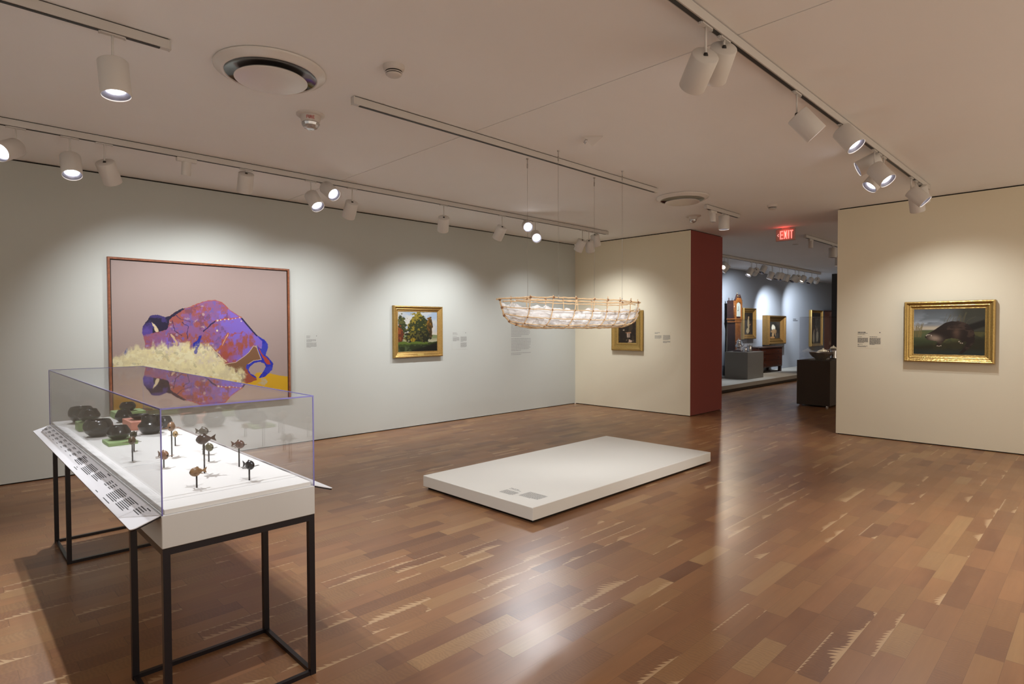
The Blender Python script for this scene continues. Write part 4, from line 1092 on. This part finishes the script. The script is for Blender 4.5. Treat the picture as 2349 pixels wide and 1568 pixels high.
for yy0, yy1 in ((Y0+0.002, 2.932), (4.645, 5.21)):
    for x in (X0+0.002, X1-0.002-LG):
        for y in (yy0, yy1-LG):
            MB().box(x, x+LG, y, y+LG, 0, ZP0-0.026).build('leg', M['black_steel'], case)
    for y in (yy0+0.003, yy1-LG+0.003):
        MB().box(X0+0.002+LG, X1-0.002-LG, y, y+0.019, 0.0, 0.018).build('floor_rail', M['black_steel'], case)
    for x in (X0+0.005, X1-0.005-0.019):
        MB().box(x, x+0.019, yy0+LG, yy1-LG, 0.0, 0.018).build('floor_rail', M['black_steel'], case)
mb = MB()
for x in (X0+0.002, X1-0.002-LG): mb.box(x, x+LG, Y0+0.002, Y1-0.002, ZP0-0.026, ZP0)
for y in (Y0+0.002, 2.907, 4.645, 5.185, Y1-0.002-LG): mb.box(X0+0.002+LG, X1-0.002-LG, y, y+LG, ZP0-0.026, ZP0)
mb.build('top_frame', M['black_steel'], case)
# sloping label rails along both long sides
for side, xi, xo in ((-1, X0-0.001, 0.476), (1, X1+0.001, 1.262)):
    zi, zo = 0.820, 0.785
    L_ = abs(xo-xi)
    dirx = (xo-xi)/L_; dz = (zo-zi)/L_
    r_ = Vector((dirx, 0, dz)).normalized()        # outwards, down the slope
    nn = Vector((-dz*dirx, 0, 1)).normalized()
    poly = [(0, 0), (L_-0.02, 0)]+[(L_-0.02+0.02*math.sin(a*math.pi/16), 0.02-0.02*math.cos(a*math.pi/16)) for a in range(1, 9)]+[(L_, 2.87), (0, 2.87)]
    M4 = Matrix(((r_.x, 0, nn.x, xi), (r_.y, 1, nn.y, Y0+0.012), (r_.z, 0, nn.z, zi), (0, 0, 0, 1)))
    if side > 0: poly = poly[::-1]
    rail = MB().prism(poly, 0.0, 0.003, 0, M4).build('label_rail', M['panel_white'], case)
    MB().prism(poly, -0.006, 0.0, 0, M4).build('rail_backing', M['black_steel'], case)
    org = Vector((xi, 0, zi))+nn*0.003
    rows = []
    along = Vector((0, -1, 0)) if side < 0 else Vector((0, 1, 0))
    upd = -r_
    oo = org+r_*L_
    def R(y, v_, wd, hh): rows.append((-y if side < 0 else y, v_, wd, hh))
    for k in range(9):
        y = 5.20-k*0.165
        R(y, 0.086, 0.09, 0.004); R(y, 0.080, 0.07, 0.003)
        R(y, 0.066, 0.07, 0.003); R(y, 0.061, 0.09, 0.003); R(y, 0.056, 0.06, 0.003); R(y, 0.044, 0.05, 0.003)
    for y, n_, wd in ((3.86, 6, 0.18), (3.63, 7, 0.20), (3.40, 6, 0.16), (2.98, 8, 0.16), (2.80, 8, 0.15)):
        for i in range(n_): R(y, 0.078-i*0.0072, wd*RND.uniform(0.75, 1), 0.0034)
    for y in (3.16, 3.08, 2.62, 2.585):
        for i in range(4): R(y, 0.080-i*0.009, 0.05, 0.0034)
    R(3.3, 0.092, 0.06, 0.005); R(2.56, 0.088, 0.05, 0.004)
    R(3.72, 0.018, 0.09, 0.003); R(3.12, 0.012, 0.05, 0.003); R(2.96, 0.012, 0.12, 0.003); R(3.70, 0.026, 0.03, 0.003)
    text_rows(MB(), oo, along, upd, nn, rows).build('lettering', M['text'], rail)

# ------------------------------------------------------------------ blackware pots and their blocks
def block(label, x0, x1, y0, y1, z1, mat):
    o = MB().bbox(x0, x1, y0, y1, ZD, z1, 0.002)
    t = o.build('display_block', M[mat])
    return tag(t, label, 'display block', 'coloured blocks under the pots')
block('sage green block under a pot at the left side of the case', 0.655, 0.785, 4.665, 4.812, 0.893, 'green_block')
block('flat sage green slab in front, under the small shouldered pot', 0.686, 0.830, 3.936, 4.116, 0.860, 'green_block')
block('terracotta pink block under the flat scalloped bowl', 0.904, 1.050, 4.464, 4.722, 0.893, 'pink_block')
block('sage green block at the back of the case under the highest pot', 0.935, 1.130, 5.10, 5.285, 0.888, 'green_block')
def pot(label, x, y, z, r, h, shape, name='black_pot'):
    S_ = {
     'bowl': [(0.001, 0), (0.42, 0), (0.50, 0.02), (0.80, 0.22), (0.97, 0.46), (1.0, 0.60), (0.97, 0.76), (0.88, 0.90), (0.80, 0.985), (0.76, 1.0), (0.72, 0.985), (0.78, 0.88), (0.86, 0.70), (0.86, 0.5), (0.6, 0.15), (0.001, 0.06)],
     'shoulder': [(0.001, 0), (0.45, 0), (0.55, 0.03), (0.84, 0.22), (0.97, 0.38), (1.0, 0.46), (0.97, 0.56), (0.85, 0.75), (0.72, 0.91), (0.68, 0.98), (0.65, 1.0), (0.61, 0.98), (0.66, 0.86), (0.78, 0.70), (0.88, 0.45), (0.6, 0.12), (0.001, 0.05)],
     'necked': [(0.001, 0), (0.58, 0), (0.64, 0.03), (0.90, 0.25), (1.0, 0.42), (0.99, 0.50), (0.86, 0.60), (0.74, 0.66), (0.71, 0.74), (0.72, 0.92), (0.74, 0.99), (0.70, 1.0), (0.67, 0.97), (0.66, 0.74), (0.72, 0.6), (0.85, 0.42), (0.6, 0.1), (0.001, 0.05)],
     'round': [(0.001, 0), (0.55, 0), (0.62, 0.03), (0.90, 0.25), (1.0, 0.5), (0.95, 0.68), (0.80, 0.88), (0.72, 0.97), (0.68, 1.0), (0.64, 0.97), (0.72, 0.84), (0.86, 0.62), (0.84, 0.4), (0.6, 0.12), (0.001, 0.05)],
     'dish': [(0.001, 0), (0.40, 0), (0.48, 0.1), (0.80, 0.5), (1.0, 0.86), (0.99, 1.0), (0.94, 0.96), (0.75, 0.62), (0.4, 0.30), (0.001, 0.26)]}[shape]
    rp = (lambda a, j: 1+0.018*math.cos(14*a)*(1 if j in (4, 5, 6) else 0)) if shape == 'dish' else None
    r *= 0.86
    mb = MB().lathe([(a*r, b*h) for a, b in S_], 56, (x, y, z), ripple=rp)
    return tag(mb.build(name, M['black_ware']), label, 'pot', 'polished black pots in the case')
pot('wide black bowl furthest left at the back of the case', 0.735, 5.13, ZD, 0.090, 0.112, 'bowl', 'black_bowl')
pot('black shouldered pot on the left sage green block', 0.722, 4.738, 0.893, 0.073, 0.082, 'shoulder')
pot('widest black bowl in front of the left sage green block', 0.712, 4.385, ZD, 0.092, 0.104, 'bowl', 'black_bowl')
pot('black shouldered pot on the flat sage green slab', 0.758, 4.050, 0.860, 0.071, 0.080, 'shoulder')
pot('small black pot set highest on the back sage green block', 1.030, 5.19, 0.888, 0.063, 0.064, 'round')
pot('round black pot between the highest pot and the pink block', 0.955, 4.935, ZD, 0.064, 0.085, 'shoulder')
pot('flat black scalloped dish on the pink block', 0.975, 4.60, 0.893, 0.068, 0.032, 'dish', 'black_dish')
pot('large necked black jar beside the near vertical edge of the case', 0.968, 4.262, ZD, 0.082, 0.114, 'necked', 'black_jar')
pot('black pot half hidden behind the large necked jar', 1.080, 4.40, ZD, 0.056, 0.082, 'round')

# ------------------------------------------------------------------ carved fish on rods
def fish(label, x, y, z, yaw, L, col, rough=0.35, fat=1.0, pitch=0.0):
    t = thing('fish_carving', label, 'fish carving', (x, y, ZD), yaw, 'carved fish on rods')
    mt = plain('fish_'+label.split()[0], tuple(c*0.6 for c in col), rough, 0, 0.55, 30)
    zc = z-ZD
    L *= 0.70; fat *= 1.1
    b = MB(); prof = []
    for i in range(17):
        s_ = i/16
        r = (math.sin(math.pi*min(1, s_*0.96+0.02)**0.8))**0.75*0.30*(1 if s_ < 0.55 else 1-0.35*(s_-0.55)/0.45)
        prof.append((max(0.0008, r*L), (0.5-s_)*L*0.86))
    RM = Matrix.Translation((0, 0, zc)) @ Matrix.Rotation(pitch, 4, 'Y') @ Matrix(((0, 0, 1, 0), (0.70*fat, 0, 0, 0), (0, 1, 0, 0), (0, 0, 0, 1)))
    b.lathe(prof, 20, M=RM)
    b.build('body', mt, t, local=True)
    PM = Matrix.Translation((0, 0, zc)) @ Matrix.Rotation(pitch, 4, 'Y')
    XZ = Matrix(((1, 0, 0, 0), (0, 0, 1, 0), (0, 1, 0, 0), (0, 0, 0, 1)))
    MB().prism([(-0.38*L, -0.05*L), (-0.64*L, -0.20*L), (-0.58*L, 0.0), (-0.66*L, 0.20*L), (-0.38*L, 0.06*L)], -0.018*L, 0.018*L, 0, PM @ XZ).build('tail_fin', mt, t, local=True)
    MB().prism([(0.10*L, 0.19*L), (-0.02*L, 0.34*L), (-0.12*L, 0.30*L), (-0.16*L, 0.16*L)], -0.012*L, 0.012*L, 0, PM @ XZ).build('dorsal_fin', mt, t, local=True)
    for sd in (-1, 1):
        for px_, ln in ((0.16, 0.46), (-0.20, 0.28)):
            MB().prism([(px_*L, sd*0.10*L), ((px_+0.10)*L, sd*0.13*L), ((px_+0.02)*L, sd*(0.13+ln)*L), ((px_-0.07)*L, sd*(0.10+ln)*L)][::sd], -0.11*L, -0.09*L, 0, PM).build('side_fin', mt, t, local=True)
        MB().lathe([(0.0002, -0.02*L), (0.02*L, 0), (0.0002, 0.02*L)], 8, (0.30*L, sd*0.115*L, zc+0.05*L)).build('eye', M['black_steel'], t, local=True)
    MB().tube([(0, 0, 0.0), (0, 0, zc-0.12*L)], 0.0034, 8).build('mount_rod', M['black_steel'], t, local=True)
    return t
D2R = math.radians
fish('brown fish facing the viewer beside the flat green slab', 0.697, 3.428, 0.945, D2R(250), 0.100, (0.16, 0.085, 0.035))
fish('black and yellow fish just behind the brown one by the green slab', 0.760, 3.699, 0.930, D2R(238), 0.095, (0.05, 0.045, 0.02), 0.15)
fish('tan ribbed fish on a tall rod beside the near edge of the case', 0.866, 3.399, 0.998, D2R(243), 0.115, (0.34, 0.17, 0.07))
fish('small pale yellow fish behind the tan ribbed one', 0.964, 3.713, 0.907, D2R(262), 0.085, (0.44, 0.28, 0.10))
fish('reddish brown fish half behind the near vertical edge', 0.770, 3.160, 0.901, D2R(285), 0.105, (0.28, 0.12, 0.05))
fish('tan speckled fish nearest the front of the case', 0.769, 2.663, 0.907, D2R(188), 0.092, (0.38, 0.22, 0.10))
fish('dark brown fish on the tallest rod with its tail to the right', 0.872, 2.904, 0.997, D2R(150), 0.112, (0.06, 0.022, 0.012), 0.25, pitch=0.12)
fish('olive green fish below the tall dark brown one', 0.966, 3.147, 0.912, D2R(290), 0.098, (0.13, 0.11, 0.045))
fish('grey brown fish with a raised tail above the dark brown one', 1.000, 3.345, 0.963, D2R(302), 0.105, (0.15, 0.12, 0.09))
fish('dark red-brown fish with a raised tail towards the right pane', 1.032, 2.923, 0.948, D2R(300), 0.098, (0.13, 0.05, 0.03), 0.25)
fish('black fish nearest the right front corner', 0.970, 2.629, 0.907, D2R(285), 0.098, (0.016, 0.016, 0.020), 0.3)

# ------------------------------------------------------------------ far gallery
ZF = 0.17
t = thing('gallery_plinth', 'long grey plinth along the blue-grey wall of the far gallery', 'plinth', (16.5, 6.8, 0))
MB().box(11.0, 22.5, 6.16, 7.499, 0.075, ZF).build('top_slab', M['grey_plinth'], t)
MB().box(11.05, 22.5, 6.24, 7.499, 0.0, 0.075).build('recessed_base', M['brown_ped'], t)
def pedestal(label, x0, x1, y0, y1, z0, z1, za, mat, feet=False):
    t = thing('case_pedestal', label, 'display case', ((x0+x1)/2, (y0+y1)/2, z0), 0, 'pedestal cases of the far gallery')
    MB().bbox(x0, x1, y0, y1, z0+(0.03 if feet else 0), z1, 0.004).build('pedestal', M[mat], t)
    if feet:
        for x in (x0+0.04, x1-0.08):
            for y in (y0+0.04, y1-0.08): MB().box(x, x+0.04, y, y+0.04, z0, z0+0.03).build('foot', M['silver'], t)
    i = 0.03
    for b in ((x0+i, x1-i, y0+i, y0+i+0.006, z1, za), (x0+i, x1-i, y1-i-0.006, y1-i, z1, za), (x0+i, x0+i+0.006, y0+i+0.006, y1-i-0.006, z1, za), (x1-i-0.006, x1-i, y0+i+0.006, y1-i-0.006, z1, za), (x0+i+0.006, x1-i-0.006, y0+i+0.006, y1-i-0.006, za-0.006, za)):
        MB().box(*b).build('pane', M['acrylic'], t)
    return t
pedestal('grey pedestal case with silver vessels standing on the far plinth', 14.79, 15.76, 6.49, 7.10, ZF, 0.865, 1.70, 'grey_ped')
pedestal('dark taupe pedestal case with a wide bowl at the edge of the yellow wall', 11.82, 13.0, 3.64, 4.23, 0, 0.874, 1.70, 'brown_ped', True)

# grandfather clock
cx0, cx1, cy0, cy1 = 15.50, 15.92, 7.15, 7.39
t = thing('longcase_clock', 'tall wooden longcase clock with a white dial and scrolled top', 'clock', ((cx0+cx1)/2, (cy0+cy1)/2, ZF))
MB().bbox(cx0-0.02, cx1+0.02, cy0-0.02, cy1, ZF, 0.66, 0.006).build('base', M['mahogany'], t)
tr_ = MB().bbox(cx0+0.04, cx1-0.04, cy0+0.03, cy1, 0.66, 1.715, 0.004).build('trunk', M['mahogany_dark'], t)
MB().bbox(cx0+0.05, cx1-0.05, cy0+0.012, cy0+0.03, 0.70, 1.62, 0.004).build('trunk_door', M['cherry'], t)
MB().bbox(cx0+0.01, cx1-0.01, cy0+0.005, cy1, 1.63, 1.715, 0.01).build('throat_moulding', M['cherry'], t)
MB().bbox(cx0, cx1, cy0+0.02, cy1, 1.735, 2.235, 0.004).build('hood', M['mahogany_dark'], t)
MB().bbox(cx0-0.02, cx1+0.02, cy0-0.01, cy1, 1.715, 1.745, 0.004).build('hood_sill', M['cherry'], t)
arch = [(cx0+0.07, 1.80), (cx1-0.07, 1.80), (cx1-0.07, 2.10)]+[((cx0+cx1)/2+0.135*math.cos(a*math.pi/12), 2.10+0.085*math.sin(a*math.pi/12)) for a in range(1, 12)]+[(cx0+0.07, 2.10)]
M4 = Matrix(((1, 0, 0, 0), (0, 0, -1, cy0+0.02), (0, 1, 0, 0), (0, 0, 0, 1)))
dial = MB().prism(arch, 0.0, 0.006, 0, M4).build('dial', M['clock_dial'], t)
MB().box((cx0+cx1)/2-0.004, (cx0+cx1)/2+0.004, cy0+0.010, cy0+0.013, 1.96, 2.08).box((cx0+cx1)/2-0.06, (cx0+cx1)/2, cy0+0.010, cy0+0.013, 1.955, 1.963).build('hand', M['black_steel'], dial)
ring = [(cx0, 1.75), (cx0+0.07, 1.75), (cx0+0.07, 2.10)]+[((cx0+cx1)/2+0.14*math.cos(math.pi-a*math.pi/12), 2.10+0.095*math.sin(a*math.pi/12)) for a in range(1, 12)]+[(cx1-0.07, 2.10), (cx1-0.07, 1.75), (cx1, 1.75), (cx1, 2.20), (cx1-0.04, 2.27), (cx1-0.11, 2.31), (cx0+0.11, 2.31), (cx0+0.04, 2.27), (cx0, 2.20)]
MB().prism(ring[::-1], 0.0, 0.02, 0, Matrix(((1, 0, 0, 0), (0, 0, -1, cy0+0.018), (0, 1, 0, 0), (0, 0, 0, 1)))).build('hood_door', M['cherry'], t)
for sd in (-1, 1):
    xm = (cx0+cx1)/2
    pts = [(xm+sd*(0.21-0.16*k/10), cy0+0.02, 2.24+0.16*(1-math.cos(k/10*math.pi))/2) for k in range(11)]
    pts += [(xm+sd*(0.05+0.030*math.sin(k*0.6)), cy0+0.03, 2.39-0.030*(1-math.cos(k*0.6))) for k in range(1, 7)]
    MB().tube(pts, 0.024, 8).build('scroll', M['mahogany_dark'], t)
    MB().tube([(xm+sd*0.20, cy0+0.04, 1.75), (xm+sd*0.20, cy0+0.04, 2.23)], 0.016, 10).build('column', M['cherry'], t)
    MB().lathe([(0.0001, 2.235), (0.018, 2.235), (0.010, 2.26), (0.020, 2.285), (0.006, 2.31), (0.0001, 2.34)], 12, (xm+sd*0.2, cy1-0.05, 0)).build('finial', M['mahogany_dark'], t)
MB().lathe([(0.0001, 2.235), (0.025, 2.235), (0.018, 2.33), (0.03, 2.37), (0.010, 2.40), (0.004, 2.45), (0.0001, 2.46)], 12, ((cx0+cx1)/2, cy0+0.05, 0)).build('finial', M['brass'], t)

# chest on the plinth
hx0, hx1, hy0, hy1 = 16.75, 18.42, 7.02, 7.47
t = thing('chest_of_drawers', 'dark mahogany chest on the plinth below the heavy framed picture', 'chest of drawers', ((hx0+hx1)/2, (hy0+hy1)/2, ZF))
MB().bbox(hx0, hx1, hy0, hy1, 0.33, 0.90, 0.006).build('body', M['mahogany'], t)
MB().bbox(hx0-0.02, hx1+0.02, hy0-0.03, hy1, 0.90, 0.925, 0.006).build('top', M['mahogany_dark'], t)
for k in range(3):
    z0 = 0.36+k*0.18
    dr = MB().bbox(hx0+0.05, hx1-0.05, hy0-0.012, hy0, z0, z0+0.16, 0.004).build('drawer', M['mahogany'], t)
    for xx in (hx0+0.35, hx1-0.35): MB().lathe([(0.0001, -0.02), (0.02, -0.01), (0.0001, 0.02)], 10, (xx, hy0-0.025, z0+0.08)).build('knob', M['mahogany_dark'], dr)
for x in (hx0+0.02, hx1-0.10):
    for y in (hy0+0.01, hy1-0.09): MB().bbox(x, x+0.08, y, y+0.08, ZF, 0.33, 0.004).build('leg', M['mahogany_dark'], t)
# tall cupboard beyond
t = thing('tall_cupboard', 'tall dark mahogany cupboard at the far end of the blue-grey wall', 'cupboard', (24.2, 7.25, 0))
MB().bbox(23.55, 24.9, 6.95, 7.48, 0.08, 2.08, 0.008).build('carcass', M['mahogany'], t)
MB().bbox(23.50, 24.95, 6.90, 7.48, 2.08, 2.13, 0.012).build('cornice', M['mahogany_dark'], t)
for x in (23.60, 24.26):
    dr = MB().bbox(x, x+0.60, 6.935, 6.95, 0.20, 2.0, 0.006).build('door', M['mahogany'], t)
    MB().lathe([(0.0001, -0.02), (0.02, 0), (0.0001, 0.02)], 10, (x+(0.55 if x < 24 else 0.05), 6.92, 1.05)).build('knob', M['brass'], dr)
MB().box(23.6, 24.85, 7.0, 7.45, 0, 0.08).build('base', M['mahogany_dark'], t)

# silver vessels
z0 = 0.865
t = thing('silver_coffee_pot', 'tall silver coffee pot with a domed lid on the grey pedestal', 'coffee pot', (15.10, 6.87, z0+0.045))
zc = z0+0.045
MB().lathe([(0.0001, 0), (0.062, 0), (0.066, 0.012), (0.036, 0.03), (0.040, 0.045), (0.082, 0.085), (0.086, 0.115), (0.060, 0.160), (0.048, 0.20), (0.056, 0.222), (0.0001, 0.222)], 28, (15.10, 6.87, zc)).build('body', M['silver'], t)
MB().lathe([(0.058, 0.222), (0.050, 0.245), (0.022, 0.262), (0.010, 0.275), (0.016, 0.288), (0.0001, 0.302)], 24, (15.10, 6.87, zc)).build('lid', M['silver'], t)
MB().tube([(15.10, 6.79, zc+0.09), (15.10, 6.74, zc+0.12), (15.10, 6.72, zc+0.19), (15.10, 6.70, zc+0.20)], [0.016, 0.012, 0.009, 0.008], 8).build('spout', M['silver'], t)
MB().tube([(15.10, 6.93, zc+0.19), (15.10, 6.985, zc+0.19), (15.10, 7.0, zc+0.13), (15.10, 6.95, zc+0.09)], 0.008, 8).build('handle', M['mahogany_dark'], t)
tag(MB().bbox(14.98, 15.22, 6.77, 6.97, z0, z0+0.045, 0.005).build('wooden_stand', M['mahogany']), 'dark red stand under the silver coffee pot', 'stand')
def mug(name, label, cat, x, y, r, h, lid):
    t = thing(name, label, cat, (x, y, z0))
    MB().lathe([(0.0001, 0), (r*1.08, 0), (r*1.08, h*0.08), (r, h*0.12), (r*0.94, h*0.9), (r*0.98, h), (r*0.9, h), (r*0.88, h*0.2), (0.0001, h*0.15)], 28, (x, y, z0)).build('body', M['silver'], t)
    MB().tube([(x-r*0.6, y+r*0.75, z0+h*0.85), (x-r*1.0, y+r*1.35, z0+h*0.85), (x-r*1.05, y+r*1.45, z0+h*0.45), (x-r*0.7, y+r*0.8, z0+h*0.2)], r*0.13, 8).build('handle', M['silver'], t)
    if lid: MB().lathe([(r*1.02, h), (r*1.02, h*1.04), (r*0.7, h*1.16), (r*0.3, h*1.22), (r*0.1, h*1.24), (r*0.16, h*1.32), (0.0001, h*1.36)], 24, (x, y, z0)).build('lid', M['silver'], t)
mug('silver_mug', 'small open silver mug on the grey pedestal in front of the coffee pot', 'mug', 14.96, 6.64, 0.056, 0.105, False)
mug('silver_tankard', 'lidded silver tankard at the right of the silver vessels', 'tankard', 15.18, 6.62, 0.066, 0.150, True)
# vessels on the taupe pedestal
z0 = 0.874
t = thing('painted_bowl', 'wide dark painted bowl on the taupe pedestal', 'bowl', (12.22, 3.93, z0))
MB().lathe([(0.0001, 0), (0.095, 0), (0.10, 0.025), (0.15, 0.055), (0.195, 0.11), (0.21, 0.145), (0.203, 0.145), (0.18, 0.105), (0.12, 0.055), (0.0001, 0.045)], 44, (12.22, 3.93, z0)).build('bowl_body', M['bowl_brown'], t)
t = thing('lidded_tureen', 'white lidded tureen peeping over the rim of the dark bowl', 'tureen', (12.72, 4.05, z0))
MB().lathe([(0.0001, 0), (0.06, 0), (0.07, 0.03), (0.10, 0.08), (0.105, 0.13), (0.0001, 0.13)], 32, (12.72, 4.05, z0)).build('body', M['porcelain'], t)
MB().lathe([(0.108, 0.13), (0.10, 0.15), (0.05, 0.175), (0.015, 0.182), (0.022, 0.20), (0.0001, 0.21)], 32, (12.72, 4.05, z0)).build('lid', M['porcelain'], t)
t = thing('lidded_jar', 'pale jug with a domed lid at the edge of the yellow wall', 'jar', (12.62, 3.83, z0))
MB().lathe([(0.0001, 0), (0.058, 0), (0.062, 0.02), (0.056, 0.06), (0.058, 0.14), (0.062, 0.20), (0.0001, 0.20)], 28, (12.62, 3.83, z0)).build('body', M['silver'], t)
MB().lathe([(0.065, 0.20), (0.060, 0.22), (0.03, 0.245), (0.010, 0.25), (0.016, 0.265), (0.0001, 0.275)], 28, (12.62, 3.83, z0)).build('lid', M['porcelain'], t)
MB().tube([(12.62, 3.89, z0+0.18), (12.62, 3.94, z0+0.17), (12.62, 3.94, z0+0.08), (12.62, 3.885, z0+0.05)], 0.008, 8).build('handle', M['silver'], t)
